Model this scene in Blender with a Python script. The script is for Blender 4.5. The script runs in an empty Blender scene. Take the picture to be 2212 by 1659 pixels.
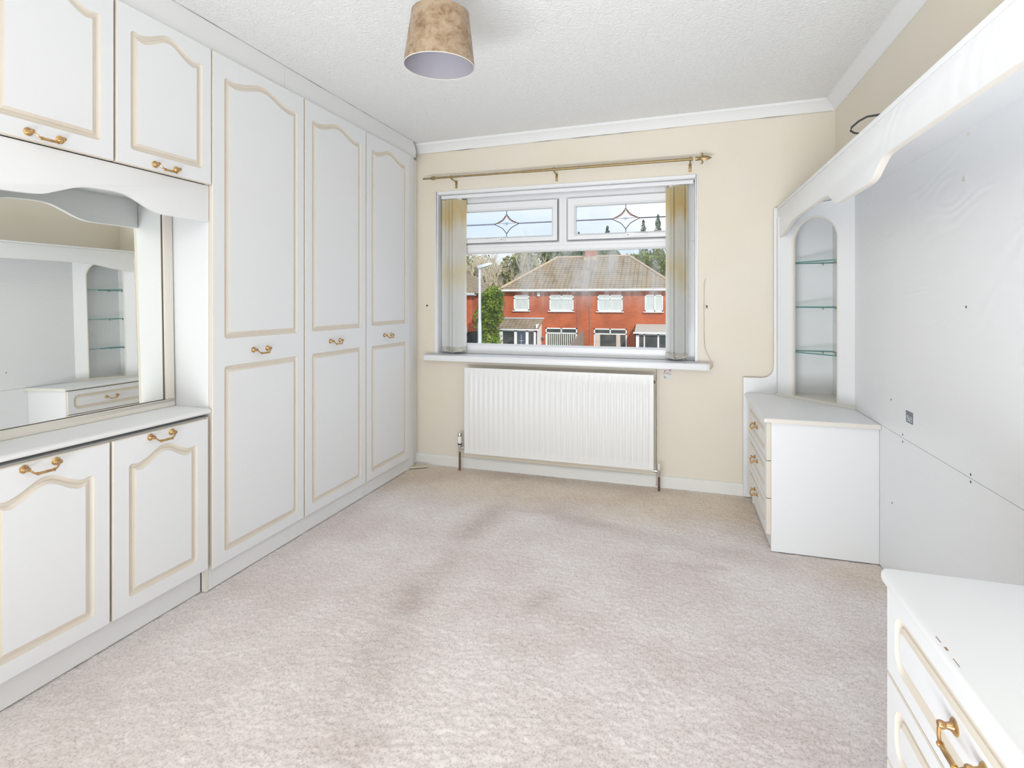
import bpy, bmesh, math, random
import numpy as np
from mathutils import Vector, Matrix

random.seed(7)
rng = np.random.default_rng(7)
scn = bpy.context.scene
COL = scn.collection
R = math.radians

# ------------------------------------------------------------------ camera
cam_d = bpy.data.cameras.new('camera')
cam = bpy.data.objects.new('camera', cam_d)
COL.objects.link(cam)
F_PX = 1152.0
cam_d.sensor_fit = 'HORIZONTAL'
cam_d.sensor_width = 36.0
cam_d.lens = 36.0 * F_PX / 2212.0
cam_d.shift_x = 0.0
cam_d.shift_y = -(829.5 - 651.0) / 2212.0
cam_d.clip_start = 0.02
cam_d.clip_end = 400
YAW = math.atan(364.0 / F_PX)
cam.location = (0, 0, 1.2)
cam.rotation_euler = (R(90), 0, YAW)
scn.camera = cam

# ------------------------------------------------------------------ world, sun, area lights, exposure
world = bpy.data.worlds.new('sky')
scn.world = world
world.use_nodes = True
wn = world.node_tree
wn.nodes.clear()
w_out = wn.nodes.new('ShaderNodeOutputWorld')
w_bg = wn.nodes.new('ShaderNodeBackground')
w_tc = wn.nodes.new('ShaderNodeTexCoord')
w_map = wn.nodes.new('ShaderNodeMapping')
w_map.inputs['Scale'].default_value = (2.0, 2.0, 6.0)
w_nz = wn.nodes.new('ShaderNodeTexNoise')
w_nz.inputs['Scale'].default_value = 1.6
w_nz.inputs['Detail'].default_value = 3
w_rp = wn.nodes.new('ShaderNodeValToRGB')
w_rp.color_ramp.elements[0].position = 0.36
w_rp.color_ramp.elements[0].color = (0.62, 0.75, 0.95, 1)
w_rp.color_ramp.elements[1].position = 0.66
w_rp.color_ramp.elements[1].color = (0.86, 0.90, 0.97, 1)
wn.links.new(w_tc.outputs['Generated'], w_map.inputs['Vector'])
wn.links.new(w_map.outputs['Vector'], w_nz.inputs['Vector'])
wn.links.new(w_nz.outputs['Fac'], w_rp.inputs['Fac'])
wn.links.new(w_rp.outputs['Color'], w_bg.inputs['Color'])
wn.links.new(w_bg.outputs['Background'], w_out.inputs['Surface'])
w_bg.inputs['Strength'].default_value = 1.25

sun_d = bpy.data.lights.new('sun', 'SUN')
sun_d.energy = 3.6
sun_d.angle = R(0.6)
sun_d.color = (1.0, 0.95, 0.86)
sun = bpy.data.objects.new('sun', sun_d)
COL.objects.link(sun)
sun.rotation_euler = Vector((-0.55, 0.70, -0.62)).to_track_quat('-Z', 'Y').to_euler()

# daylight entering through the window (portal for the sky)
por_d = bpy.data.lights.new('window_portal', 'AREA')
por_d.shape = 'RECTANGLE'
por_d.size, por_d.size_y = 1.8, 1.2
por_d.cycles.is_portal = True
por = bpy.data.objects.new('window_portal', por_d)
COL.objects.link(por)
por.location = (-0.81, 3.80, 1.40)
por.rotation_euler = (R(-90), 0, 0)

# added fill lights behind the camera
def area(name, loc, target, sx, sy, e, col):
    d = bpy.data.lights.new(name, 'AREA')
    d.shape = 'RECTANGLE'
    d.size, d.size_y = sx, sy
    d.energy = e
    d.color = col
    o = bpy.data.objects.new(name, d)
    COL.objects.link(o)
    o.location = loc
    o.rotation_euler = (Vector(target) - Vector(loc)).to_track_quat('-Z', 'Y').to_euler()
    return o
LCOL = (0.90, 0.955, 1.0)
area('bounce_fill', (0.05, -0.15, 1.25), (0.10, -0.35, 2.4), 1.4, 1.1, 20.0, LCOL)  # added fill facing up, spread by the ceiling behind the camera
area('high_fill', (-0.50, -0.72, 2.08), (0.35, 2.6, 2.10), 1.9, 0.20, 11.0, LCOL)  # added high fill for the upper walls, not a real source
fl_ = area('wash_fill', (-0.55, -0.62, 0.22), (0.25, 2.9, 2.0), 2.2, 0.45, 33.0, LCOL)  # added low fill, aimed up at the far end of the room
fl_.data.spread = R(110)

scn.cycles.max_bounces = 6
scn.cycles.use_light_tree = False
scn.cycles.caustics_reflective = True
scn.cycles.caustics_refractive = False

vs = scn.view_settings
vs.view_transform = 'Standard'
vs.look = 'None'
vs.exposure = -0.07
vs.gamma = 1.0
vs.use_curve_mapping = False

# ------------------------------------------------------------------ materials
def newmat(name):
    m = bpy.data.materials.new(name)
    m.use_nodes = True
    nt = m.node_tree
    nt.nodes.clear()
    out = nt.nodes.new('ShaderNodeOutputMaterial')
    return m, nt, out

def N(nt, typ, **kw):
    n = nt.nodes.new(typ)
    for k, v in kw.items():
        if hasattr(n, k):
            setattr(n, k, v)
        else:
            n.inputs[k].default_value = v
    return n

def ramp(nt, stops, interp='LINEAR'):
    r = nt.nodes.new('ShaderNodeValToRGB')
    cr = r.color_ramp
    cr.interpolation = interp
    while len(cr.elements) < len(stops):
        cr.elements.new(0.5)
    for e, (p, c) in zip(cr.elements, stops):
        e.position = p
        e.color = (c[0], c[1], c[2], 1) if len(c) == 3 else c
    return r

def pbr(name, col, rough=0.5, metal=0.0, col2=None, nscale=8.0, nmix=(0.4, 0.7), bump=0.0, bscale=60.0,
        bdist=0.002, stretch=None, spec=0.5, coord='Object', detail=4.0):
    m, nt, out = newmat(name)
    p = N(nt, 'ShaderNodeBsdfPrincipled')
    p.inputs['Base Color'].default_value = (*col, 1)
    p.inputs['Roughness'].default_value = rough
    p.inputs['Metallic'].default_value = metal
    p.inputs['Specular IOR Level'].default_value = spec
    nt.links.new(p.outputs[0], out.inputs[0])
    if col2 is not None or bump > 0:
        tc = N(nt, 'ShaderNodeTexCoord')
        mp = N(nt, 'ShaderNodeMapping')
        if stretch:
            mp.inputs['Scale'].default_value = stretch
        nt.links.new(tc.outputs[coord], mp.inputs[0])
    if col2 is not None:
        nz = N(nt, 'ShaderNodeTexNoise')
        nz.inputs['Scale'].default_value = nscale
        nz.inputs['Detail'].default_value = detail
        nt.links.new(mp.outputs[0], nz.inputs['Vector'])
        rp = ramp(nt, [(nmix[0], col), (nmix[1], col2)])
        nt.links.new(nz.outputs['Fac'], rp.inputs[0])
        nt.links.new(rp.outputs[0], p.inputs['Base Color'])
    if bump > 0:
        nb = N(nt, 'ShaderNodeTexNoise')
        nb.inputs['Scale'].default_value = bscale
        nb.inputs['Detail'].default_value = 3
        nt.links.new(mp.outputs[0], nb.inputs['Vector'])
        b = N(nt, 'ShaderNodeBump')
        b.inputs['Strength'].default_value = bump
        b.inputs['Distance'].default_value = bdist
        nt.links.new(nb.outputs['Fac'], b.inputs['Height'])
        nt.links.new(b.outputs[0], p.inputs['Normal'])
    return m

M = {}
M['white'] = pbr('white_vinyl', (0.855, 0.865, 0.885), 0.38)
M['cream'] = pbr('aged_vinyl', (0.78, 0.715, 0.625), 0.42, col2=(0.75, 0.68, 0.585), nscale=5)
M['white_board'] = pbr('white_board', (0.86, 0.865, 0.875), 0.42)
M['cream_board'] = pbr('cream_board', (0.81, 0.765, 0.695), 0.5)
M['upvc'] = pbr('upvc', (0.88, 0.885, 0.90), 0.3)
M['gap'] = pbr('dark_gap', (0.12, 0.10, 0.09), 0.9)
M['brass'] = pbr('brass', (0.66, 0.44, 0.19), 0.26, metal=1.0, col2=(0.46, 0.28, 0.16), nscale=60)
M['antique_brass'] = pbr('antique_brass', (0.34, 0.25, 0.13), 0.42, metal=0.7, col2=(0.42, 0.31, 0.15), nscale=30)
M['chrome'] = pbr('chrome', (0.72, 0.72, 0.74), 0.18, metal=1.0)
M['copper'] = pbr('tarnished_copper', (0.20, 0.12, 0.08), 0.5, metal=0.6)
M['black'] = pbr('black_plastic', (0.03, 0.03, 0.035), 0.5)
M['rad'] = pbr('radiator_enamel', (0.87, 0.865, 0.85), 0.35)
M['skirting'] = pbr('skirting_paint', (0.85, 0.845, 0.82), 0.4)
M['wall'] = None
M['lining'] = pbr('shade_lining', (0.42, 0.40, 0.45), 0.6)
M['bulb'] = pbr('bulb_glass', (0.80, 0.80, 0.80), 0.2)

def wall_mat():
    m, nt, out = newmat('cream_wallpaper')
    p = N(nt, 'ShaderNodeBsdfPrincipled', Roughness=0.85)
    p.inputs['Specular IOR Level'].default_value = 0.2
    tc = N(nt, 'ShaderNodeTexCoord')
    n1 = N(nt, 'ShaderNodeTexNoise', Scale=1.3, Detail=5.0)
    nt.links.new(tc.outputs['Object'], n1.inputs['Vector'])
    r1 = ramp(nt, [(0.35, (0.84, 0.765, 0.64)), (0.55, (0.84, 0.78, 0.68)), (0.75, (0.82, 0.74, 0.62))])
    nt.links.new(n1.outputs['Fac'], r1.inputs[0])
    n2 = N(nt, 'ShaderNodeTexVoronoi', Scale=7.0)
    nt.links.new(tc.outputs['Object'], n2.inputs['Vector'])
    r2 = ramp(nt, [(0.0, (1, 1, 1)), (0.016, (1, 1, 1)), (0.03, (0, 0, 0))])
    nt.links.new(n2.outputs['Distance'], r2.inputs[0])
    mx = N(nt, 'ShaderNodeMix', data_type='RGBA')
    ml = N(nt, 'ShaderNodeMath', operation='MULTIPLY')
    ml.inputs[1].default_value = 0.35
    nt.links.new(r2.outputs[0], ml.inputs[0])
    nt.links.new(ml.outputs[0], mx.inputs[0])
    nt.links.new(r1.outputs[0], mx.inputs[6])
    mx.inputs[7].default_value = (0.40, 0.34, 0.24, 1)
    nt.links.new(mx.outputs[2], p.inputs['Base Color'])
    nt.links.new(p.outputs[0], out.inputs[0])
    return m
M['wall'] = wall_mat()

def ceil_mat():
    m, nt, out = newmat('artex_ceiling')
    p = N(nt, 'ShaderNodeBsdfPrincipled', Roughness=0.9)
    p.inputs['Base Color'].default_value = (0.90, 0.90, 0.90, 1)
    p.inputs['Specular IOR Level'].default_value = 0.1
    tc = N(nt, 'ShaderNodeTexCoord')
    n1 = N(nt, 'ShaderNodeTexNoise', Scale=38.0, Detail=3.0, Distortion=2.2)
    nt.links.new(tc.outputs['Object'], n1.inputs['Vector'])
    b = N(nt, 'ShaderNodeBump', Strength=0.55, Distance=0.012)
    nt.links.new(n1.outputs['Fac'], b.inputs['Height'])
    nt.links.new(b.outputs[0], p.inputs['Normal'])
    nt.links.new(p.outputs[0], out.inputs[0])
    return m
M['ceiling'] = ceil_mat()
M['coving'] = pbr('coving_paint', (0.89, 0.89, 0.895), 0.8, spec=0.2)

def grain_mat(name, base, ax):
    # white foil with raised flowing wood-grain lines running along the wall
    m, nt, out = newmat(name)
    p = N(nt, 'ShaderNodeBsdfPrincipled', Roughness=0.34)
    p.inputs['Base Color'].default_value = (*base, 1)
    tc = N(nt, 'ShaderNodeTexCoord')
    mp = N(nt, 'ShaderNodeMapping')
    mp.inputs['Scale'].default_value = (1, 0.45, 1.0)
    nt.links.new(tc.outputs['Object'], mp.inputs[0])
    nz = N(nt, 'ShaderNodeTexNoise', Scale=2.2, Detail=2.0)
    nt.links.new(mp.outputs[0], nz.inputs['Vector'])
    ml = N(nt, 'ShaderNodeMath', operation='MULTIPLY')
    ml.inputs[1].default_value = 24.0
    nt.links.new(nz.outputs['Fac'], ml.inputs[0])
    sn = N(nt, 'ShaderNodeMath', operation='SINE')
    mm = N(nt, 'ShaderNodeMath', operation='MULTIPLY')
    mm.inputs[1].default_value = 6.2832
    nt.links.new(ml.outputs[0], mm.inputs[0])
    nt.links.new(mm.outputs[0], sn.inputs[0])
    b = N(nt, 'ShaderNodeBump', Strength=0.20, Distance=0.0014)
    nt.links.new(sn.outputs[0], b.inputs['Height'])
    nt.links.new(b.outputs[0], p.inputs['Normal'])
    nt.links.new(p.outputs[0], out.inputs[0])
    return m
M['grain'] = grain_mat('white_grained_foil', (0.86, 0.87, 0.885), 1)

def carpet_mat():
    m, nt, out = newmat('carpet_pile')
    p = N(nt, 'ShaderNodeBsdfPrincipled', Roughness=0.95)
    p.inputs['Specular IOR Level'].default_value = 0.05
    p.inputs['Sheen Weight'].default_value = 0.15
    g = N(nt, 'ShaderNodeNewGeometry')
    # fine fleck
    n1 = N(nt, 'ShaderNodeTexNoise', Scale=150.0, Detail=2.0)
    nt.links.new(g.outputs['Position'], n1.inputs['Vector'])
    r1 = ramp(nt, [(0.28, (0.66, 0.585, 0.56)), (0.48, (0.88, 0.81, 0.795)), (0.7, (0.94, 0.89, 0.88))])
    nt.links.new(n1.outputs['Fac'], r1.inputs[0])
    # trodden, darker pile in patches
    n2 = N(nt, 'ShaderNodeTexNoise', Scale=2.3, Detail=5.0, Roughness=0.6)
    nt.links.new(g.outputs['Position'], n2.inputs['Vector'])
    r2 = ramp(nt, [(0.38, (0.90, 0.87, 0.86)), (0.58, (1, 1, 1))])
    nt.links.new(n2.outputs['Fac'], r2.inputs[0])
    mx = N(nt, 'ShaderNodeMix', data_type='RGBA', blend_type='MULTIPLY')
    mx.inputs[0].default_value = 1.0
    nt.links.new(r1.outputs[0], mx.inputs[6])
    nt.links.new(r2.outputs[0], mx.inputs[7])
    # worn edge where the bed stood: soft dark lines, stored per vertex
    va = N(nt, 'ShaderNodeVertexColor')
    va.layer_name = 'wear'
    mx2 = N(nt, 'ShaderNodeMix', data_type='RGBA', blend_type='MULTIPLY')
    mx2.inputs[0].default_value = 1.0
    nt.links.new(mx.outputs[2], mx2.inputs[6])
    nt.links.new(va.outputs['Color'], mx2.inputs[7])
    nt.links.new(mx2.outputs[2], p.inputs['Base Color'])
    nt.links.new(p.outputs[0], out.inputs[0])
    return m
M['carpet'] = carpet_mat()

def velvet_mat():
    m, nt, out = newmat('crushed_velvet')
    p = N(nt, 'ShaderNodeBsdfPrincipled', Roughness=0.75)
    p.inputs['Sheen Weight'].default_value = 0.15
    tc = N(nt, 'ShaderNodeTexCoord')
    n1 = N(nt, 'ShaderNodeTexNoise', Scale=24.0, Detail=8.0, Distortion=0.5, Roughness=0.75)
    nt.links.new(tc.outputs['Object'], n1.inputs['Vector'])
    r1 = ramp(nt, [(0.33, (0.15, 0.085, 0.04)), (0.45, (0.30, 0.20, 0.12)), (0.58, (0.40, 0.30, 0.205))])
    nt.links.new(n1.outputs['Fac'], r1.inputs[0])
    nt.links.new(r1.outputs[0], p.inputs['Base Color'])
    nt.links.new(p.outputs[0], out.inputs[0])
    return m
M['velvet'] = velvet_mat()

def mirror_mat():
    m, nt, out = newmat('mirror_silver')
    g = N(nt, 'ShaderNodeBsdfGlossy', Roughness=0.0)
    g.inputs['Color'].default_value = (0.94, 0.955, 0.925, 1)
    nt.links.new(g.outputs[0], out.inputs[0])
    return m
M['mirror'] = mirror_mat()

def glass_mat(name, refl=0.05, tint=(1, 1, 1)):
    m, nt, out = newmat(name)
    t = N(nt, 'ShaderNodeBsdfTransparent')
    t.inputs[0].default_value = (*tint, 1)
    g = N(nt, 'ShaderNodeBsdfGlossy', Roughness=0.0)
    mix = N(nt, 'ShaderNodeMixShader')
    mix.inputs[0].default_value = refl
    nt.links.new(t.outputs[0], mix.inputs[1])
    nt.links.new(g.outputs[0], mix.inputs[2])
    nt.links.new(mix.outputs[0], out.inputs[0])
    return m
M['glass'] = glass_mat('shelf_glass', 0.08, (0.93, 0.97, 0.95))
M['glass_edge'] = pbr('shelf_glass_edge', (0.10, 0.25, 0.24), 0.15)

def fogged_glass():
    # failed double glazing: clear glass with misted patches and vertical run marks
    m, nt, out = newmat('misted_glass')
    t = N(nt, 'ShaderNodeBsdfTransparent')
    g = N(nt, 'ShaderNodeBsdfGlossy', Roughness=0.0)
    mix = N(nt, 'ShaderNodeMixShader')
    mix.inputs[0].default_value = 0.03
    nt.links.new(t.outputs[0], mix.inputs[1])
    nt.links.new(g.outputs[0], mix.inputs[2])
    tr = N(nt, 'ShaderNodeBsdfTranslucent')
    tr.inputs[0].default_value = (0.95, 0.95, 0.95, 1)
    df = N(nt, 'ShaderNodeBsdfDiffuse')
    df.inputs[0].default_value = (0.85, 0.85, 0.85, 1)
    fog = N(nt, 'ShaderNodeMixShader')
    fog.inputs[0].default_value = 0.4
    nt.links.new(tr.outputs[0], fog.inputs[1])
    nt.links.new(df.outputs[0], fog.inputs[2])
    tc = N(nt, 'ShaderNodeTexCoord')
    mp = N(nt, 'ShaderNodeMapping')
    mp.inputs['Scale'].default_value = (9, 1, 2.0)
    nt.links.new(tc.outputs['Object'], mp.inputs[0])
    n1 = N(nt, 'ShaderNodeTexNoise', Scale=1.0, Detail=5.0, Roughness=0.6)
    nt.links.new(mp.outputs[0], n1.inputs['Vector'])
    r1 = ramp(nt, [(0.40, (0, 0, 0)), (0.66, (1, 1, 1))])
    nt.links.new(n1.outputs['Fac'], r1.inputs[0])
    sp = N(nt, 'ShaderNodeSeparateXYZ')
    nt.links.new(tc.outputs['Object'], sp.inputs[0])
    # misting lies on the right two thirds of the pane and above its middle
    mx = N(nt, 'ShaderNodeMapRange')
    mx.interpolation_type = 'SMOOTHSTEP'
    mx.inputs[1].default_value = -0.36
    mx.inputs[2].default_value = -0.22
    nt.links.new(sp.outputs[0], mx.inputs[0])
    mz = N(nt, 'ShaderNodeMapRange')
    mz.interpolation_type = 'SMOOTHSTEP'
    mz.inputs[1].default_value = -0.14
    mz.inputs[2].default_value = 0.12
    nt.links.new(sp.outputs[2], mz.inputs[0])
    a = N(nt, 'ShaderNodeMath', operation='MULTIPLY')
    nt.links.new(mx.outputs[0], a.inputs[0])
    nt.links.new(mz.outputs[0], a.inputs[1])
    b = N(nt, 'ShaderNodeMath', operation='MULTIPLY')
    nt.links.new(a.outputs[0], b.inputs[0])
    nt.links.new(r1.outputs[0], b.inputs[1])
    c = N(nt, 'ShaderNodeMath', operation='MULTIPLY')
    c.inputs[1].default_value = 0.36
    nt.links.new(b.outputs[0], c.inputs[0])
    fin = N(nt, 'ShaderNodeMixShader')
    nt.links.new(c.outputs[0], fin.inputs[0])
    nt.links.new(mix.outputs[0], fin.inputs[1])
    nt.links.new(fog.outputs[0], fin.inputs[2])
    nt.links.new(fin.outputs[0], out.inputs[0])
    return m
M['fogged'] = fogged_glass()
M['pane'] = glass_mat('window_glass', 0.03)
M['lead'] = pbr('lead_came', (0.06, 0.05, 0.06), 0.5, metal=0.3)
M['amber'] = pbr('amber_bevel', (0.55, 0.30, 0.16), 0.3)

def slat_mat():
    m, nt, out = newmat('stained_blind_fabric')
    d = N(nt, 'ShaderNodeBsdfDiffuse')
    t = N(nt, 'ShaderNodeBsdfTranslucent')
    mix = N(nt, 'ShaderNodeMixShader')
    mix.inputs[0].default_value = 0.55
    g = N(nt, 'ShaderNodeNewGeometry')
    sp = N(nt, 'ShaderNodeSeparateXYZ')
    nt.links.new(g.outputs['Position'], sp.inputs[0])
    nz = N(nt, 'ShaderNodeTexNoise', Scale=1.0, Detail=3.0)
    mp = N(nt, 'ShaderNodeMapping')
    mp.inputs['Scale'].default_value = (25, 25, 2.5)
    nt.links.new(g.outputs['Position'], mp.inputs[0])
    nt.links.new(mp.outputs[0], nz.inputs['Vector'])
    ad = N(nt, 'ShaderNodeMath', operation='MULTIPLY_ADD')
    ad.inputs[1].default_value = 0.30
    nt.links.new(nz.outputs['Fac'], ad.inputs[0])
    nt.links.new(sp.outputs[2], ad.inputs[2])
    mr = N(nt, 'ShaderNodeMapRange')
    mr.inputs[1].default_value = 0.95
    mr.inputs[2].default_value = 2.15
    nt.links.new(ad.outputs[0], mr.inputs[0])
    r = ramp(nt, [(0.0, (0.97, 0.968, 0.95)), (0.36, (0.97, 0.965, 0.94)), (0.50, (0.94, 0.88, 0.71)),
                  (0.62, (0.96, 0.945, 0.90)), (0.74, (0.95, 0.925, 0.85)), (0.86, (0.90, 0.77, 0.46)), (1.0, (0.91, 0.84, 0.64))])
    nt.links.new(mr.outputs[0], r.inputs[0])
    nt.links.new(r.outputs[0], d.inputs[0])
    nt.links.new(r.outputs[0], t.inputs[0])
    nt.links.new(d.outputs[0], mix.inputs[1])
    nt.links.new(t.outputs[0], mix.inputs[2])
    nt.links.new(mix.outputs[0], out.inputs[0])
    return m
M['slat'] = slat_mat()
M['weight'] = pbr('blind_weight', (0.62, 0.60, 0.55), 0.4, col2=(0.30, 0.27, 0.20), nscale=40)

# ------------------------------------------------------------------ mesh helpers
class MB:
    def __init__(s):
        s.v, s.f, s.m = [], [], []
    def add(s, verts, faces, m=0):
        o = len(s.v)
        s.v += [tuple(p) for p in verts]
        s.f += [tuple(i + o for i in f) for f in faces]
        s.m += [m] * len(faces)
        return s
    def box(s, x0, x1, y0, y1, z0, z1, m=0):
        v = [(x0, y0, z0), (x1, y0, z0), (x1, y1, z0), (x0, y1, z0), (x0, y0, z1), (x1, y0, z1), (x1, y1, z1), (x0, y1, z1)]
        f = [(0, 3, 2, 1), (4, 5, 6, 7), (0, 1, 5, 4), (1, 2, 6, 5), (2, 3, 7, 6), (3, 0, 4, 7)]
        return s.add(v, f, m)
    def prism(s, poly, axis, lo, hi, m=0, mside=None):
        # poly in the two other axes (in xyz order)
        n = len(poly)
        def P(a, b, h):
            return {'x': (h, a, b), 'y': (a, h, b), 'z': (a, b, h)}[axis]
        v = [P(a, b, lo) for a, b in poly] + [P(a, b, hi) for a, b in poly]
        s.add(v, [tuple(range(n)), tuple(range(2 * n - 1, n - 1, -1))], m)
        o = len(s.v)
        s.add(v, [(i, i + n, (i + 1) % n + n, (i + 1) % n) for i in range(n)], m if mside is None else mside)
        return s
    def tube(s, pts, r, n=8, m=0, caps=True):
        pts = [Vector(p) for p in pts]
        rs = r if isinstance(r, (list, tuple)) else [r] * len(pts)
        verts, up = [], None
        for i, p in enumerate(pts):
            d = (pts[min(i + 1, len(pts) - 1)] - pts[max(i - 1, 0)]).normalized()
            if up is None:
                up = Vector((0, 0, 1)) if abs(d.z) < 0.9 else Vector((1, 0, 0))
            a = d.cross(up).normalized()
            up = a.cross(d).normalized()
            for k in range(n):
                t = 2 * math.pi * k / n
                verts.append(p + (a * math.cos(t) + up * math.sin(t)) * rs[i])
        f = []
        for i in range(len(pts) - 1):
            for k in range(n):
                f.append((i * n + k, i * n + (k + 1) % n, (i + 1) * n + (k + 1) % n, (i + 1) * n + k))
        if caps:
            f.append(tuple(range(n - 1, -1, -1)))
            f.append(tuple(range((len(pts) - 1) * n, len(pts) * n)))
        return s.add(verts, f, m)
    def lathe(s, prof, c, axis='z', n=16, m=0):
        # prof: (radius, height)
        verts = []
        for r, h in prof:
            r = max(r, 1e-5)
            for k in range(n):
                t = 2 * math.pi * k / n
                a, b = r * math.cos(t), r * math.sin(t)
                q = {'x': (h, a, b), 'y': (a, h, b), 'z': (a, b, h)}[axis]
                verts.append((c[0] + q[0], c[1] + q[1], c[2] + q[2]))
        f = []
        for i in range(len(prof) - 1):
            for k in range(n):
                f.append((i * n + k, i * n + (k + 1) % n, (i + 1) * n + (k + 1) % n, (i + 1) * n + k))
        return s.add(verts, f, m)
    def mesh(s, name, mats, bevel=0.0, smooth=True, off=(0, 0, 0), recalc=True, angle=32):
        me = bpy.data.meshes.new(name)
        vv = [(x - off[0], y - off[1], z - off[2]) for x, y, z in s.v]
        me.from_pydata(vv, [], s.f)
        for m in (mats if isinstance(mats, (list, tuple)) else [mats]):
            me.materials.append(m)
        me.polygons.foreach_set('material_index', s.m)
        if bevel > 0 or recalc:
            bm = bmesh.new()
            bm.from_mesh(me)
            if bevel > 0:
                bmesh.ops.remove_doubles(bm, verts=bm.verts, dist=1e-6)
                ed = [e for e in bm.edges if len(e.link_faces) == 2 and e.calc_face_angle(0) > R(40)]
                bmesh.ops.bevel(bm, geom=ed, offset=bevel, segments=2, profile=0.6, affect='EDGES', clamp_overlap=True)
            if recalc:
                bmesh.ops.recalc_face_normals(bm, faces=bm.faces)
            bm.to_mesh(me)
            bm.free()
        if smooth:
            me.polygons.foreach_set('use_smooth', [True] * len(me.polygons))
            me.set_sharp_from_angle(angle=R(angle))
        me.update()
        return me

# frames: left furniture and right furniture stand a little out of square with the window wall
def mkframe(ox, oy, a):
    return (ox, oy, a)
FL = mkframe(-1.86, 2.6, R(-0.56))
FR = mkframe(0.868, 2.6, R(0.59))
FW = mkframe(0.0, 2.6, 0.0)
def wor(fr, p):
    ox, oy, a = fr
    x, y = p[0], p[1] - 2.6
    c, s = math.cos(a), math.sin(a)
    return Vector((ox + c * x - s * y, oy + s * x + c * y, p[2]))

BASE = {}
def tag(o, label, cat=None, group=None, kind=None):
    if label: o['label'] = label
    if cat: o['category'] = cat
    if group: o['group'] = group
    if kind: o['kind'] = kind
    return o
def thing(name, label, cat, fr=FW, base=(0, 0, 0), group=None, kind=None):
    o = bpy.data.objects.new(name, None)
    o.empty_display_size = 0.1
    COL.objects.link(o)
    o.location = wor(fr, base)
    o.rotation_euler = (0, 0, fr[2])
    BASE[o] = base
    return tag(o, label, cat, group, kind)
def part(t, name, mb, mats, label=None, **kw):
    b = BASE[t]
    me = mb.mesh(name, mats, off=b, **kw)
    o = bpy.data.objects.new(name, me)
    COL.objects.link(o)
    o.parent = t
    BASE[o] = b
    if label: o['label'] = label
    return o
def inst(t, name, me, loc, rotz=0.0, rot=None, label=None):
    b = BASE[t]
    o = bpy.data.objects.new(name, me)
    COL.objects.link(o)
    o.parent = t
    o.location = (loc[0] - b[0], loc[1] - b[1], loc[2] - b[2])
    o.rotation_euler = rot if rot else (0, 0, rotz)
    if label: o['label'] = label
    return o
def solo(name, mb, mats, label, cat, fr=FW, base=(0, 0, 0), group=None, kind=None, **kw):
    me = mb.mesh(name, mats, off=base, **kw)
    o = bpy.data.objects.new(name, me)
    COL.objects.link(o)
    o.location = wor(fr, base)
    o.rotation_euler = (0, 0, fr[2])
    BASE[o] = base
    return tag(o, label, cat, group, kind)

# ------------------------------------------------------------------ the room shell
YW = 3.592        # window wall, room face
XR = 0.876        # right wall
XL = -2.46        # left wall (behind the wardrobes)
YB = -0.90        # wall behind the camera
WX0, WX1, WZ0, WZ1 = -1.712, 0.092, 0.80, 1.99   # window opening

mb = MB()
for x0, x1, z0, z1 in ((XL - .2, WX0, -.1, 2.6), (WX1, XR + .2, -.1, 2.6), (WX0, WX1, -.1, WZ0), (WX0, WX1, WZ1, 2.6)):
    mb.box(x0, x1, YW, YW + 0.25, z0, z1)
o = solo('wall_back', mb, M['wall'], 'cream papered wall with the window above the radiator', None, kind='structure', smooth=False)
mb = MB().box(.018, .25, YB - .2, YW, -.1, 2.6)
o = solo('wall_right', mb, M['wall'], 'cream strip of wall above the white pelmet', None, FR, (0, 2.6, 0), kind='structure', smooth=False)
mb = MB().box(XL - .2, XL, YB - .2, YW, -.1, 2.6)
mb.box(XL, -1.885, YB - .2, 0.915, -.1, 2.6)
o = solo('wall_left', mb, M['wall'], 'wall behind the fitted wardrobes', None, kind='structure', smooth=False)
mb = MB().box(XL - .2, XR + .2, YB - .2, YB, -.1, 2.6)
o = solo('wall_front', mb, M['wall'], 'wall behind the camera', None, kind='structure', smooth=False)
# ceiling falls very slightly towards the wardrobes
def zceil(x): return 2.362 + (x + 1.87) * 0.012
mb = MB()
xa, xb = XL - .2, XR + .2
mb.add([(xa, YB - .2, zceil(xa)), (xb, YB - .2, zceil(xb)), (xb, YW + .2, zceil(xb)), (xa, YW + .2, zceil(xa)),
        (xa, YB - .2, 2.7), (xb, YB - .2, 2.7), (xb, YW + .2, 2.7), (xa, YW + .2, 2.7)],
       [(0, 3, 2, 1), (4, 5, 6, 7), (0, 1, 5, 4), (1, 2, 6, 5), (2, 3, 7, 6), (3, 0, 4, 7)])
solo('ceiling', mb, M['ceiling'], 'white swirl-textured ceiling', None, kind='structure', smooth=False)

# coving: concave quarter section
def cove(n=7, p=0.058, h=0.062):
    pts = [(0, 0)]
    for i in range(n):
        t = i / (n - 1) * math.pi / 2
        pts.append((p - p * 0.9 * math.cos(t) - 0.1 * p * (1 - i / (n - 1)) + 0.006 * (1 - i / (n - 1)), -h + h * math.sin(t) * 0.93 if i else -h))
    pts.append((p, 0))
    return pts
cv = [(0, 0.02), (0, -0.064), (0.006, -0.064), (0.012, -0.054), (0.021, -0.042), (0.033, -0.030), (0.046, -0.021), (0.058, -0.015), (0.060, -0.004), (0.060, 0.02)]
mb = MB()
vv = []
for x in (-1.90, XR):
    vv += [(x if x < 0 else XR - d, YW - d, zceil(x) + h) for d, h in cv]
n = len(cv)
mb.add(vv, [(i, i + 1, i + 1 + n, i + n) for i in range(n - 1)] + [tuple(range(n - 1, -1, -1))])
t1 = solo('trim_1', mb, M['coving'], 'white coving above the window wall', None, kind='structure')
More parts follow.
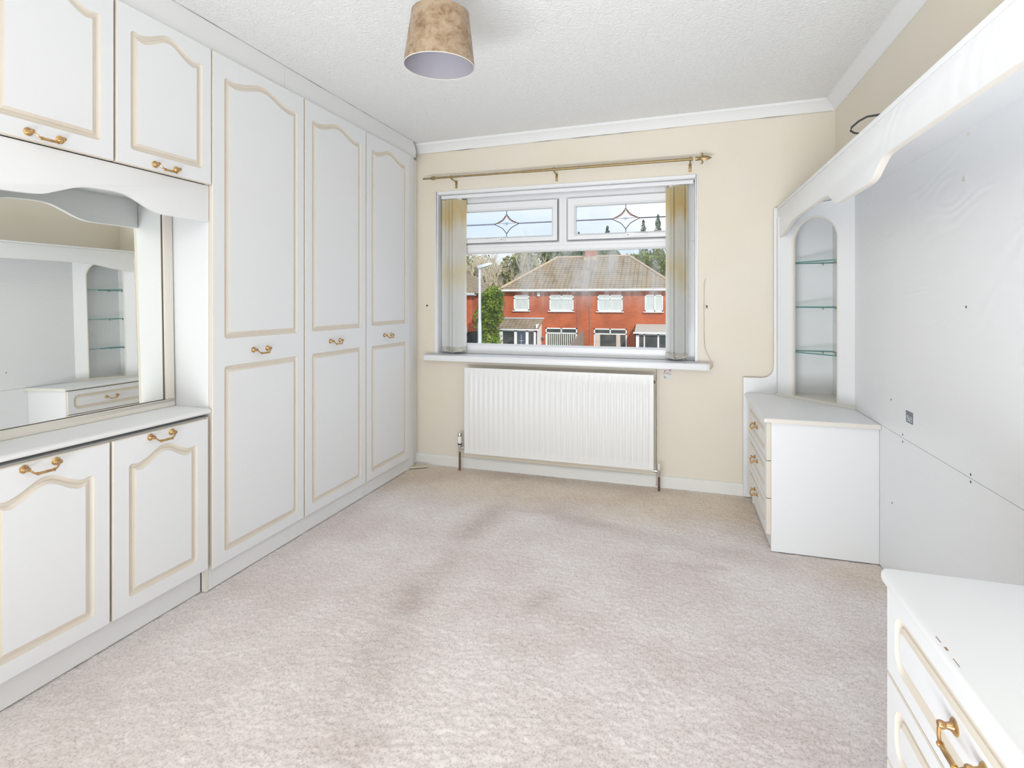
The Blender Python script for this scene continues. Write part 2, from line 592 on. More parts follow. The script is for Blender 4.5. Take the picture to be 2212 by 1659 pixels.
mb = MB().add([(-1.86, YW - .0065, zceil(-1.86) - .0655), (.86, YW - .0065, zceil(.86) - .0655), (.86, YW - .0065, zceil(.86) - .063), (-1.86, YW - .0065, zceil(-1.86) - .063),
               (-1.86, YW - .001, zceil(-1.86) - .0655), (.86, YW - .001, zceil(.86) - .0655), (.86, YW - .001, zceil(.86) - .063), (-1.86, YW - .001, zceil(-1.86) - .063)],
              [(0, 1, 2, 3), (0, 4, 5, 1), (1, 5, 6, 2)])
part(t1, 'coving_crack', mb, pbr('dirty_joint', (0.72, 0.68, 0.62), 0.9, col2=(0.10, 0.08, 0.07), nscale=2.2, nmix=(.50, .62)), smooth=False)
mb = MB()
vv = []
for y in (YB, YW):
    vv += [(.018 - d, y if y < 0 else YW - d, zceil(XR) + h) for d, h in cv]
mb.add(vv, [(i, i + 1, i + 1 + n, i + n) for i in range(n - 1)] + [tuple(range(n))])
solo('trim_2', mb, M['coving'], 'white coving above the right wall', None, FR, (0, 2.6, 0), kind='structure')

# skirting under the window
mb = MB().prism([(YW, -0.01), (YW - .016, -0.01), (YW - .016, 0.058), (YW - .009, 0.068), (YW, 0.071)], 'x', -1.89, 0.372)
solo('baseboard_back', mb, M['skirting'], 'white painted skirting board under the radiator', None, kind='structure', angle=20)

# carpet: a fine grid whose pile stands up and down a few millimetres
def build_carpet():
    x0, x1, y0, y1, st = XL, XR + .03, YB, YW, 0.0062
    nx, ny = int((x1 - x0) / st) + 1, int((y1 - y0) / st) + 1
    X, Y = np.meshgrid(np.linspace(x0, x1, nx), np.linspace(y0, y1, ny))
    def vn(sx, sy, seed):
        r = np.random.default_rng(seed)
        gx, gy = (X - x0) / sx, (Y - y0) / sy
        ix, iy = gx.astype(int), gy.astype(int)
        fx, fy = gx - ix, gy - iy
        fx, fy = fx * fx * (3 - 2 * fx), fy * fy * (3 - 2 * fy)
        G = r.random((iy.max() + 2, ix.max() + 2))
        return (G[iy, ix] * (1 - fx) + G[iy, ix + 1] * fx) * (1 - fy) + (G[iy + 1, ix] * (1 - fx) + G[iy + 1, ix + 1] * fx) * fy
    Z = 0.0020 * vn(.017, .011, 1) + 0.0034 * vn(.0092, .0072, 2) + 0.0015 * vn(.06, .045, 3) + 0.0016 * rng.random(X.shape)
    Z = Z - 0.009
    # wear: darker trodden line along the side of the old bed, brown fade by the radiator
    big = vn(.30, .22, 5) * .5 + vn(.12, .09, 6) * .3 + vn(.05, .04, 7) * .2
    dark = np.zeros_like(X)
    def streak(pts, w, a):
        for (ax, ay), (bx, by) in zip(pts[:-1], pts[1:]):
            t = np.clip(((X - ax) * (bx - ax) + (Y - ay) * (by - ay)) / ((bx - ax) ** 2 + (by - ay) ** 2), 0, 1)
            d = np.hypot(X - ax - t * (bx - ax), Y - ay - t * (by - ay))
            np.maximum(dark, a * np.exp(-(d / w) ** 2), out=dark)
    for pts, w, a in WEAR:
        streak(pts, w, a)
    dark *= np.clip(.30 + 1.7 * (big - .25), 0, 1.2)
    brown = np.clip((Y - 2.86 - 0.22 * (big - .5)) / .35, 0, 1) * np.clip((3.62 - Y) / .1, .75, 1)
    brown = np.maximum(brown, 0.9 * np.exp(-(((X - .80) / .22) ** 2 + ((Y - 2.70) / .16) ** 2)))
    C = np.ones(X.shape + (4,))
    C[..., 0] = (1 - .30 * dark) * (1 - .05 * brown)
    C[..., 1] = (1 - .36 * dark) * (1 - .11 * brown)
    C[..., 2] = (1 - .40 * dark) * (1 - .24 * brown)
    me = bpy.data.meshes.new('floor')
    nv = nx * ny
    me.vertices.add(nv)
    co = np.stack([X, Y, Z], -1).reshape(-1)
    me.vertices.foreach_set('co', co.astype(np.float32))
    i = np.arange(nv).reshape(ny, nx)
    q = np.stack([i[:-1, :-1], i[:-1, 1:], i[1:, 1:], i[1:, :-1]], -1).reshape(-1)
    nf = len(q) // 4
    me.loops.add(len(q))
    me.loops.foreach_set('vertex_index', q.astype(np.int32))
    me.polygons.add(nf)
    me.polygons.foreach_set('loop_start', np.arange(0, len(q), 4, dtype=np.int32))
    me.polygons.foreach_set('use_smooth', np.ones(nf, dtype=bool))
    me.update(calc_edges=True)
    at = me.color_attributes.new('wear', 'FLOAT_COLOR', 'POINT')
    at.data.foreach_set('color', C.reshape(-1).astype(np.float32))
    me.materials.append(M['carpet'])
    o = bpy.data.objects.new('floor', me)
    COL.objects.link(o)
    tag(o, 'pinkish beige pile carpet with trodden dark marks', None, kind='structure')
WEAR = [([(-0.84, 1.30), (-0.98, 1.62), (-1.06, 2.1), (-1.06, 2.55), (-1.02, 2.95)], .11, .62),
        ([(-1.02, 2.95), (-0.70, 2.98), (-0.62, 2.92), (-0.30, 2.86), (0.02, 2.78), (0.40, 2.70)], .07, .50),
        ([(-0.42, 1.22), (-0.20, 1.22)], .05, .6), ([(-0.55, 2.05), (-0.52, 2.12)], .05, .55), ([(0.0, 2.55), (0.18, 2.58)], .03, .5),
        ([(-1.80, 1.2), (-1.80, 3.2)], .07, .25)]
build_carpet()

# ------------------------------------------------------------------ the window
win = thing('window_1', 'white plastic window with two small opening lights above one large pane', None, FW, (-0.81, YW, WZ0), kind='structure')
YF = 3.690      # room face of the frame
X0, X1, Z0, Z1 = WX0 + .002, WX1 - .002, 0.812, 1.985
# reveal lining
mb = MB().box(WX0, WX0 + .004, YW - .001, YF, Z0, WZ1).box(WX1 - .004, WX1, YW - .001, YF, Z0, WZ1).box(WX0, WX1, YW - .001, YF, WZ1 - .004, WZ1)
part(win, 'reveal_lining', mb, M['upvc'], smooth=False)
mb = MB().box(WX0 - .022, WX0, YW - .006, YW, Z0, WZ1 + .018).box(WX1, WX1 + .014, YW - .006, YW, Z0, WZ1 + .018).box(WX0, WX1, YW - .006, YW, WZ1, WZ1 + .018)
part(win, 'reveal_edging', mb, M['upvc'], bevel=.002)
def barframe(x0, x1, z0, z1, wl, wr, wb, wt, yf, yb):
    """four bars with a chamfered inner edge"""
    b = MB()
    ch = 0.012
    def loop(i, y):
        return [(x0 + wl * i, y, z0 + wb * i), (x1 - wr * i, y, z0 + wb * i), (x1 - wr * i, y, z1 - wt * i), (x0 + wl * i, y, z1 - wt * i)]
    def inset(d, y):
        return [(x0 + wl - d, y, z0 + wb - d), (x1 - wr + d, y, z0 + wb - d), (x1 - wr + d, y, z1 - wt + d), (x0 + wl - d, y, z1 - wt + d)]
    loops = [loop(0, yb), loop(0, yf + .003), [(x + (.003 if k in (0, 3) else -.003), yf, z + (.003 if k < 2 else -.003)) for k, (x, _, z) in enumerate(loop(0, yf))],
             inset(ch, yf), inset(0, yf + .014), inset(0, yb)]
    v = [p for l in loops for p in l]
    f = []
    for i in range(len(loops) - 1):
        for k in range(4):
            f.append((i * 4 + k, i * 4 + (k + 1) % 4, (i + 1) * 4 + (k + 1) % 4, (i + 1) * 4 + k))
    for k in range(4):
        f.append((20 + k, 20 + (k + 1) % 4, (k + 1) % 4, k))
    return b.add(v, f)
TB, TT = 1.556, 1.628      # transom
MX0, MX1 = -0.826, -0.755  # mullion
# main frame: lower light surround, upper surround
mb = barframe(X0, X1, Z0, TT - .03, .075, .075, .074, TT - .03 - TB, YF, YF + .06)
part(win, 'window_frame', mb, M['upvc'], smooth=False)
mb = barframe(X0, (MX0 + MX1) / 2, TT - .03, Z1, .06, (MX1 - MX0) / 2, .03, .062, YF, YF + .06)
mb2 = barframe((MX0 + MX1) / 2, X1, TT - .03, Z1, (MX1 - MX0) / 2, .06, .03, .062, YF, YF + .06)
mb.add(mb2.v, mb2.f)
part(win, 'transom_frame', mb, M['upvc'], smooth=False)
mb = MB().box(X0, X1, YF - .001, YF + .01, Z0 - .004, Z0)
part(win, 'sealant_line', mb, M['gap'])
# large misted pane (object coordinates are centred on the pane)
def pane(par, name, x0, x1, z0, z1, y, mat):
    m_ = MB().box(-(x1 - x0) / 2, (x1 - x0) / 2, -.003, .003, -(z1 - z0) / 2, (z1 - z0) / 2)
    me = m_.mesh(name, mat, smooth=False)
    return inst(par, name, me, ((x0 + x1) / 2, y, (z0 + z1) / 2))
pane(win, 'pane', X0 + .07, X1 - .07, .880, TB + .004, YF + .03, M['fogged'])
# opening lights
def lever():
    b = MB()
    b.box(-.022, .022, -.012, .0, -.012, .012)
    b.add([(-.014, -.026, -.011), (.018, -.026, -.012), (.125, -.022, -.002), (.125, -.022, .004), (.018, -.026, .012), (-.014, -.026, .011),
           (-.014, -.010, -.011), (.018, -.010, -.012), (.125, -.016, -.002), (.125, -.016, .004), (.018, -.010, .012), (-.014, -.010, .011)],
          [(0, 1, 2, 3, 4, 5), (11, 10, 9, 8, 7, 6)] + [(i, (i + 1) % 6, (i + 1) % 6 + 6, i + 6) for i in range(6)])
    return b.mesh('lever_handle', M['upvc'], bevel=.002)
lever_me = lever()
lock_me = MB().lathe([(0, -.028), (.0035, -.028), (.0035, -.024)], (0, 0, 0), 'y', 8).mesh('lock_button', M['gap'])
for (sx0, sx1, gx0, gx1, dcx, sgn) in ((X0 + .058, MX0, -1.612, -.868, -1.214, -1), (MX1, X1 - .058, -.700, -.012, -.357, 1)):
    mbs = barframe(sx0 + .002, sx1 - .002, TT + .002, 1.921, gx0 - sx0, sx1 - gx1, 1.669 - TT, 1.921 - 1.864, YF - .014, YF + .04)
    s = part(win, 'sash', mbs, M['upvc'], smooth=False)
    part(s, 'sash_gap', MB().box(sx0 - .001, sx1 + .001, YF - .0006, YF + .002, TT - .001, TT + .002).box(sx0 - .001, sx0 + .002, YF - .0006, YF + .002, TT, 1.923).box(sx1 - .002, sx1 + .001, YF - .0006, YF + .002, TT, 1.923), M['gap'], smooth=False)
    pane(s, 'pane', gx0 - .004, gx1 + .004, 1.665, 1.868, YF + .028, M['pane'])
    # leaded diamond
    zc = 1.766
    yl = YF + .022
    hw, hh = .092, .071
    crv = []
    for (ax, az), (bx, bz) in zip([(0, hh), (hw, 0), (0, -hh), (-hw, 0)], [(hw, 0), (0, -hh), (-hw, 0), (0, hh)]):
        for i in range(7):
            t = i / 6
            k = 4 * t * (1 - t) * 0.012
            mxp, mzp = ax + (bx - ax) * t, az + (bz - az) * t
            L = math.hypot(mxp, mzp) or 1
            crv.append((dcx + mxp - mxp / L * k, yl, zc + mzp - mzp / L * k))
    b = MB()
    b.tube(crv + [crv[0]], .0027, 6)
    b.tube([(gx0, yl, zc), (dcx - hw, yl, zc)], .0024, 6)
    b.tube([(dcx + hw, yl, zc), (gx1, yl, zc)], .0024, 6)
    b.tube([(dcx, yl, zc + hh), (dcx, yl, 1.866)], .0024, 6)
    b.tube([(dcx, yl, zc - hh), (dcx, yl, 1.667)], .0024, 6)
    part(s, 'lead_came', b, M['lead'])
    b = MB()
    for sg in (-1, 1):
        pts = []
        for i in range(6):
            t = i / 5 * .88 + .04
            k = 4 * t * (1 - t) * 0.012 + .007
            px_, pz_ = hw * t, hh * (1 - t)
            L = math.hypot(px_, pz_)
            pts.append((dcx + sg * (px_ - px_ / L * k), yl, zc + pz_ - pz_ / L * k))
        b.tube(pts, .0032, 5)
    part(s, 'amber_bevel', b, M['amber'])
    b = MB()
    for k in range(4):
        a = math.pi * k / 4
        rr = .026 if k == 0 else .016
        b.tube([(dcx - rr * math.cos(a), yl, zc - rr * math.sin(a)), (dcx + rr * math.cos(a), yl, zc + rr * math.sin(a))], .0006, 4)
    part(s, 'etched_star', b, M['lead'])
    hz = 1.648
    hx = dcx + (.0 if sgn > 0 else .0)
    inst(s, 'lever_handle', lever_me, (hx - .02 * sgn * -1, YF - .014, hz), rot=(0, 0 if sgn > 0 else math.pi, 0))
    inst(s, 'lock_button', lock_me, (hx + .02 * sgn, YF - .014, hz))
# sill board with end caps
mb = MB().box(-1.775, .160, YW - .095, YW + .004, .772, .812).box(WX0, WX1, YW, YF + .005, .80, .812)
part(win, 'window_sill', mb, M['upvc'], bevel=.004)
mb = MB().box(-1.786, -1.7745, YW - .096, YW, .771, .813).box(.1595, .172, YW - .096, YW, .771, .813)
part(win, 'sill_end_cap', mb, M['cream_board'], bevel=.003)

# ------------------------------------------------------------------ vertical blind, drawn back to both sides
bl = thing('vertical_blind', 'stained vertical blind drawn back in two bunches inside the window', 'blind', FW, (-0.81, YW + .05, 1.96))
mb = MB().box(WX0 + .016, WX1 - .012, YW + .030, YW + .066, 1.958, 1.984)
part(bl, 'headrail', mb, M['upvc'], bevel=.003)
def slat_mesh(z0, z1, w=.089):
    b = MB()
    n = 6
    vs_ = []
    for z in (z0, z1):
        for i in range(n + 1):
            t = i / n - .5
            vs_.append((.006 * (1 - 4 * t * t), t * w, z))
    vs2 = [(x + .0007, y, z) for x, y, z in vs_]
    m1 = n + 1
    f = [(i, i + 1, i + 1 + m1, i + m1) for i in range(n)]
    b.add(vs_, f)
    b.add(vs2, [tuple(reversed(q)) for q in f])
    o = 2 * m1
    b.f += [(0, m1, m1 + o, o), (n, n + o, n + m1 + o, n + m1), (m1, n + m1, n + m1 + o, m1 + o)]
    b.m += [0] * 3
    return b.mesh('slat', M['slat'])
slat_me = slat_mesh(.862 - 1.96, 1.950 - 1.96)
wt_me = MB().box(-.0015, .0045, -.043, .043, .826 - 1.96, .866 - 1.96).mesh('slat_weight', M['weight'])
hk_me = MB().box(-.002, .003, -.008, .008, -.012, .002).mesh('slat_hanger', M['upvc'])
spots = [(-1.648, -62)] + [(-1.622 + .0093 * i, -30 - (i * 37) % 27) for i in range(9)]
spots += [(-.066 + .0082 * i, 28 + (i * 53) % 27) for i in range(8)] + [(.004, 58), (.010, 44)]
for x, ang in spots:
    y = YW + .048
    s = inst(bl, 'slat', slat_me, (x, y, 1.96), rotz=R(ang))
    BASE[s] = (0, 0, 0)
    inst(s, 'slat_weight', wt_me, (0, 0, 0))
    inst(s, 'slat_hanger', hk_me, (0, 0, 0))
# control chain at the right
mb = MB()
mb.tube([(.066, YW + .04, 1.955), (.066, YW + .038, 1.5), (.064, YW + .036, 1.05), (.060, YW + .034, 1.0), (.057, YW + .036, 1.05), (.056, YW + .038, 1.5), (.058, YW + .04, 1.955)], .0016, 5)
part(bl, 'control_chain', mb, M['cream_board'])
# linking chains along the bottom of each bunch
for xa_, xb_ in ((-1.66, -1.53), (-.085, .03)):
    mb = MB().tube([(xa_, YW + .010, .840), ((xa_ + xb_) / 2, YW + .008, .826), (xb_, YW + .010, .842)], .0014, 5)
    part(bl, 'bottom_chain', mb, M['upvc'])

# ------------------------------------------------------------------ curtain pole
cr = thing('curtain_pole', 'thin antique brass curtain pole with spear finials above the window', 'curtain pole', FW, (-0.8, 3.5, 2.085))
zP, yP = 2.087, 3.502
mb = MB().tube([(-1.70, yP, zP + .002), (-1.03, yP, zP)], .0075, 12)
part(cr, 'inner_pole', mb, M['antique_brass'])
mb = MB().tube([(-1.035, yP, zP), (.075, yP, zP - .001)], .0095, 12)
part(cr, 'outer_pole', mb, M['antique_brass'])
def finial():
    b = MB()
    b.lathe([(0, 0), (.0125, 0), (.0135, .004), (.0125, .022), (.0105, .026), (.0095, .030)], (0, 0, 0), 'x', 14)
    # flat leaf-shaped spear, in x-z, pinched thickness
    prof = [(.028, .008), (.040, .014), (.052, .0165), (.064, .0155), (.078, .0105), (.090, .0045), (.097, .0005)]
    n = len(prof)
    v = [(x, 0, h) for x, h in prof] + [(x, 0, -h) for x, h in prof] + [(x, -.006 + .05 * abs(x - .055) * .1, 0) for x, h in prof] + [(x, .006 - .05 * abs(x - .055) * .1, 0) for x, h in prof]
    f = []
    for i in range(n - 1):
        for top in (0, n):
            for mid in (2 * n, 3 * n):
                f.append((top + i, top + i + 1, mid + i + 1, mid + i))
    b.add(v, f)
    for s in (-1, 1):
        b.tube([(.030, 0, s * .005), (.038, 0, s * .014), (.043, 0, s * .023), (.041, 0, s * .031), (.034, 0, s * .034), (.030, 0, s * .031)],
               [.004, .0052, .005, .0042, .004, .0035], 8)
    return b.mesh('finial', M['antique_brass'])
fin_me = finial()
inst(cr, 'finial', fin_me, (.088, yP, zP - .001), rot=(0, 0, 0))
inst(cr, 'finial', fin_me, (-1.690, yP, zP + .002), rot=(R(80), 0, math.pi))
for bx in (-1.560, -0.812, 0.058):
    mb = MB()
    mb.tube([(bx - .007, yP, zP), (bx + .007, yP, zP)], .0125, 12)
    mb.box(bx - .005, bx + .005, yP, YW - .002, zP - .016, zP - .013)
    mb.tube([(bx, yP + .004, zP - .010), (bx, yP + .05, zP - .014), (bx, YW - .004, zP - .020)], .0042, 8)
    mb.box(bx - .0085, bx + .0085, YW - .004, YW, zP - .062, zP - .008)
    br = part(cr, 'bracket', mb, M['antique_brass'], bevel=.0015)
    part(br, 'screw', MB().lathe([(0, -.003), (.004, -.003), (.0045, 0)], (bx, YW - .004, zP - .046), 'y', 10), M['chrome'])

# ------------------------------------------------------------------ radiator
rad = thing('radiator', 'white ribbed panel radiator with corroded pipes under the window', 'radiator', FW, (-.81, YW - .1, 0))
rx0, rx1, rz0, rz1, ry = -1.456, -.163, .128, .732, YW - .100
mb = MB()
nfl = 34
prof = []
ux0, ux1 = rx0 + .024, rx1 - .024
for i in range(nfl):
    a = ux0 + (ux1 - ux0) * i / nfl
    w = (ux1 - ux0) / nfl
    prof += [(a, 0.0), (a + w * .20, 0.0), (a + w * .36, .0055), (a + w * .82, .0055), (a + w * .98, 0.0)]
prof.append((ux1, 0.0))
zs = [(rz0, 0), (rz0 + .044, 0), (rz0 + .058, 1), (rz1 - .066, 1), (rz1 - .052, 0), (rz1, 0)]
cols = [(rx0, 0)] + prof + [(rx1, 0)]
vv = []
for z, k in zs:
    for x, d in cols:
        vv.append((x, ry - d * k, z))
nc = len(cols)
mb.add(vv, [(j * nc + i, j * nc + i + 1, (j + 1) * nc + i + 1, (j + 1) * nc + i) for j in range(len(zs) - 1) for i in range(nc - 1)])
part(rad, 'front_panel', mb, M['rad'], angle=50)
mb = MB().box(rx0, rx1, ry + .0005, ry + .016, rz0, rz1)
part(rad, 'panel_edge', mb, M['rad'], bevel=.004)
mb = MB()
for k in range(24):
    x = rx0 + .06 + k * (rx1 - rx0 - .12) / 23
    mb.box(x - .012, x + .012, ry + .016, ry + .040, rz0 + .04, rz1 - .04)
part(rad, 'convector_fins', mb, M['rad'], smooth=False)
for xx in (rx0 + .22, rx1 - .22):
    part(rad, 'wall_bracket', MB().box(xx - .02, xx + .02, ry + .04, YW, rz0 + .02, rz1 - .04), M['rad'])
# thermostatic valve, left
vx, vy = -1.502, YW - .075
mb = MB()
mb.lathe([(0, .128), (.010, .128), (.010, .155), (.013, .158), (.013, .178), (.009, .180), (0, .18)], (vx, vy, 0), 'z', 14)
mb.lathe([(0, -.004), (.008, -.004), (.008, .02), (.011, .021), (.011, .036), (.008, .037), (.008, .054)], (vx, vy, .155), 'x', 12)
v1 = part(rad, 'thermostatic_valve', mb, M['chrome'])
part(v1, 'valve_head', MB().lathe([(.0105, .182), (.0135, .186), (.015, .190), (.0155, .235), (.0145, .238)], (vx, vy, 0), 'z', 16), M['upvc'])
part(v1, 'valve_cap', MB().lathe([(.0145, .238), (.0150, .240), (.0150, .256), (.012, .262), (0, .263)], (vx, vy, 0), 'z', 16), M['chrome'])
part(v1, 'valve_collar', MB().lathe([(.0152, .180), (.0158, .184), (.0152, .188)], (vx, vy, 0), 'z', 16), M['black'])
part(rad, 'inlet_pipe', MB().tube([(vx, vy, -.01), (vx, vy, .13)], .0078, 10), M['copper'])
# lockshield, right
vx2 = -.131
mb = MB()
mb.lathe([(0, .085), (.009, .085), (.009, .105), (.012, .107), (.012, .128), (.008, .130), (0, .13)], (vx2, vy, 0), 'z', 14)
mb.lathe([(0, .004), (.008, .004), (.008, -.014), (.011, -.015), (.011, -.028), (.008, -.029), (.008, -.036)], (vx2, vy, .118), 'x', 12)
v2 = part(rad, 'lockshield_valve', mb, M['chrome'])
part(v2, 'valve_cap', MB().lathe([(.0085, .128), (.0095, .131), (.0088, .165), (.006, .170), (0, .171)], (vx2, vy, 0), 'z', 14), M['cream_board'])
part(rad, 'outlet_pipe', MB().tube([(vx2, vy, -.01), (vx2, vy, .088)], .0078, 10), M['copper'])
part(rad, 'bleed_plug', MB().lathe([(0, 0), (.009, 0), (.009, .010), (.004, .011), (0, .011)], (rx1, ry + .012, rz1 - .045), 'x', 10), M['copper'])

# ------------------------------------------------------------------ door and drawer fronts
GPROF = [(0, 0), (.0025, -.0030), (.008, -.0062), (.0155, -.0066), (.0165, -.0036), (.0210, -.0028), (.0245, -.0012), (.0265, 0)]
def arch(t, h):
    s = abs(2 * t - 1)
    return h * (0.5 + 0.5 * math.cos(math.pi * min(1, s / .80))) - h * .10 * math.exp(-((s - .84) / .10) ** 2)
def outline(u0, u1, v0, v1, r, h, d):
    u0 += d; u1 -= d; v0 += d; v1 -= d
    r = max(r - d, .0005)
    P = []
    def arc(cx, cy, a0):
        for i in range(5):
            a = R(a0 + 22.5 * i)
            P.append((cx + r * math.cos(a), cy + r * math.sin(a)))
    arc(u0 + r, v0 + r, 180)
    arc(u1 - r, v0 + r, 270)
    arc(u1 - r, v1 - r, 0)
    nt = 26 if h else 1
    for i in range(1, nt + 1):
        t = i / (nt + 1)
        P.append((u1 - r + (u0 - u1 + 2 * r) * t, v1 + arch(t, h)))
    arc(u0 + r, v1 - r, 90)
    return P
def rectmap(P, U0, U1, V0, V1):
    n = len(P)
    Q = []
    for i, (u, v) in enumerate(P):
        if i < 5:
            Q.append((U0, v) if i < 2 else ((U0, V0) if i == 2 else (u, V0)))
        elif i < 10:
            k = i - 5
            Q.append((u, V0) if k < 2 else ((U1, V0) if k == 2 else (U1, v)))
        elif i < 15:
            k = i - 10
            Q.append((U1, v) if k < 2 else ((U1, V1) if k == 2 else (u, V1)))
        elif i < n - 5:
            Q.append((u, V1))
        else:
            k = i - (n - 5)
            Q.append((u, V1) if k < 2 else ((U0, V1) if k == 2 else (U0, v)))
    return Q
def front(par, name, u0, u1, v0, v1, xb, sgn, th, panels, gap=.0018, rc=.012):
    """moulded door or drawer front; panels = (pu0,pu1,pv0,pv1,arch); xb = carcass face, sgn = facing direction"""
    u0 += gap; u1 -= gap; v0 += gap; v1 -= gap
    def W(u, v, w): return (xb + sgn * w, u, v)
    b = MB()
    c = .003
    # back, sides, chamfer
    b.add([W(u0, v0, .001), W(u1, v0, .001), W(u1, v1, .001), W(u0, v1, .001), W(u0, v0, th - c), W(u1, v0, th - c), W(u1, v1, th - c), W(u0, v1, th - c),
           W(u0 + c, v0 + c, th), W(u1 - c, v0 + c, th), W(u1 - c, v1 - c, th), W(u0 + c, v1 - c, th)],
          [(0, 1, 2, 3)] + [(i, (i + 1) % 4, (i + 1) % 4 + 4, i + 4) for i in range(4)] + [(i + 4, (i + 1) % 4 + 4, (i + 1) % 4 + 8, i + 8) for i in range(4)], 1)
    a0, a1, b0, b1 = u0 + c, u1 - c, v0 + c, v1 - c
    edges = [b0] + [(panels[k][3] + panels[k][4] + panels[k + 1][2]) / 2 for k in range(len(panels) - 1)] + [b1]
    g = MB()
    for k, (p0, p1, q0, q1, h) in enumerate(panels):
        O = outline(p0, p1, q0, q1, rc, h, 0)
        Q = rectmap(O, a0, a1, edges[k], edges[k + 1])
        n = len(O)
        b.add([W(u, v, th) for u, v in Q] + [W(u, v, th) for u, v in O], [(i, (i + 1) % n, (i + 1) % n + n, i + n) for i in range(n)], 0)
        I = outline(p0, p1, q0, q1, rc, h, GPROF[-1][0])
        b.add([W(u, v, th) for u, v in I], [tuple(range(n))], 0)
        vs_ = []
        for d, w in GPROF:
            vs_ += [W(u, v, th + w) for u, v in outline(p0, p1, q0, q1, rc, h, d)]
        g.add(vs_, [(j * n + i, j * n + (i + 1) % n, (j + 1) * n + (i + 1) % n, (j + 1) * n + i) for j in range(len(GPROF) - 1) for i in range(n)])
    d = part(par, name, b, [M['white'], M['cream']], smooth=False, recalc=False)
    part(d, 'panel_moulding', g, M['cream'], angle=40, recalc=False)
    return d
def handle_mesh():
    b = MB()
    s = .0425
    for sg in (-1, 1):
        b.lathe([(0, 0), (.0125, 0), (.0128, .002), (.0105, .004), (.0085, .0045), (.006, .008), (.0048, .013), (.0062, .016), (.0068, .020), (.0055, .0235), (0, .025)], (0, sg * s, 0), 'x', 16)
    pts = [(.019, -s, 0), (.0235, -s + .004, -.004), (.026, -s + .010, -.011), (.0275, -s + .016, -.0155), (.028, -s + .022, -.017)]
    pts2 = [(x, -y, z) for x, y, z in reversed(pts)]
    b.tube(pts + pts2, [.0032, .0030, .0028, .0028, .0030, .0030, .0028, .0028, .0030, .0032], 8)
    b.tube([(.028, -.0215, -.017), (.028, -.019, -.017), (.028, 0, -.017), (.028, .019, -.017), (.028, .0215, -.017)], [.0032, .0042, .0046, .0042, .0032], 10)
    for sg in (-1, 1):
        b.tube([(.028, sg * .0205, -.017), (.028, sg * .0235, -.017)], .0054, 10)
    return b.mesh('handle', M['brass'])
H_ME = handle_mesh()
def handle(door, x, u, v, sgn):
    return inst(door, 'handle', H_ME, (x, u, v), rotz=0 if sgn > 0 else math.pi)

# ------------------------------------------------------------------ left: wardrobes
TH = .020
DT, DB = 2.246, .086
def carcass(y0, y1, z0, z1, xf=0.0, depth=.56, t=.016, sides=True):
    b = MB()
    b.box(xf - depth, xf, y0, y0 + t, z0, z1)
    b.box(xf - depth, xf, y1 - t, y1, z0, z1)
    zb = max(z0, .084) if z0 < .05 else z0
    b.box(xf - depth, xf - .002, y0 + t, y1 - t, zb + (.004 if z0 < .05 else 0), zb + t)
    b.box(xf - depth, xf - .002, y0 + t, y1 - t, z1 - t, z1)
    b.box(xf - depth, xf - depth + .006, y0 + t, y1 - t, z0 + t, z1 - t)
    return b
wd = thing('wardrobe', 'white double wardrobe with two arched-panel doors beside the mirror recess', 'wardrobe', FL, (-.28, 2.29, 0), group='fitted wardrobes')
part(wd, 'carcass', carcass(1.731, 2.850, .0, DT + .004), M['white'], smooth=False)
part(wd, 'plinth', MB().box(-.018, -.001, 1.748, 2.833, 0, DB - .004).box(-.016, -.0008, 2.826, 2.829, 0, DB), M['white_board'])
for (u0, u1, hu) in ((1.731, 2.293, 1.995), (2.296, 2.849, 2.545)):
    d = front(wd, 'door', u0, u1, DB, DT, 0, 1, TH, [(u0 + .062 if u0 < 2 else u0 + .056, u1 - .054 if u0 < 2 else u1 - .057, .136, .924, 0), (u0 + .062 if u0 < 2 else u0 + .056, u1 - .054 if u0 < 2 else u1 - .057, 1.041, 2.152, .040)])
    handle(d, TH, hu, .981, 1)
ws = thing('wardrobe', 'white single wardrobe with one arched-panel door in the window corner', 'wardrobe', FL, (-.28, 3.1, 0), group='fitted wardrobes')
part(ws, 'carcass', carcass(2.852, 3.40, .0, DT + .004), M['white'], smooth=False)
part(ws, 'plinth', MB().box(-.018, -.001, 2.868, 3.384, 0, DB - .004), M['white_board'])
d = front(ws, 'door', 2.852, 3.395, DB, DT, 0, 1, TH, [(2.909, 3.340, .136, .920, 0), (2.909, 3.340, 1.046, 2.150, .040)])
handle(d, TH, 3.097, .980, 1)
# rounded filler post between the door and the window wall
poly = [(-.05, 3.401), (.002, 3.401), (.004, 3.44), (.001, 3.468), (-.006, 3.494), (-.016, 3.516), (-.026, 3.54), (-.032, 3.588), (-.05, 3.588)]
part(ws, 'filler_post', MB().prism(poly, 'z', 0, 2.25), M['white_board'], angle=40)
# fascia strip up to the ceiling, in two lengths, cut round the coving at the end
def fascia_poly(y0, y1):
    return [(y0, DT + .006), (y1, DT + .006), (y1, 2.375), (y0, 2.375)]
trim = thing('trim_3', 'white infill fascia between wardrobe doors and ceiling', None, FL, (0, 2.2, DT), kind='structure')
part(trim, 'fascia_board', MB().box(-.018, .004, .93, 2.168, DT + .005, 2.374), M['white_board'], smooth=False)
poly = [(2.1695, DT + .005), (3.46, DT + .005), (3.505, DT + .005), (3.512, 2.300), (3.492, 2.335), (3.462, 2.366), (3.455, 2.374), (2.1695, 2.374)]
part(trim, 'fascia_board', MB().prism(poly, 'x', -.018, .004), M['white_board'], smooth=False)

part(trim, 'ceiling_crack', MB().box(.003, .0046, .93, 3.45, 2.3590, 2.3615), pbr('cracked_filler', (0.62, 0.58, 0.54), 0.9, col2=(0.16, 0.11, 0.09), nscale=7), smooth=False)
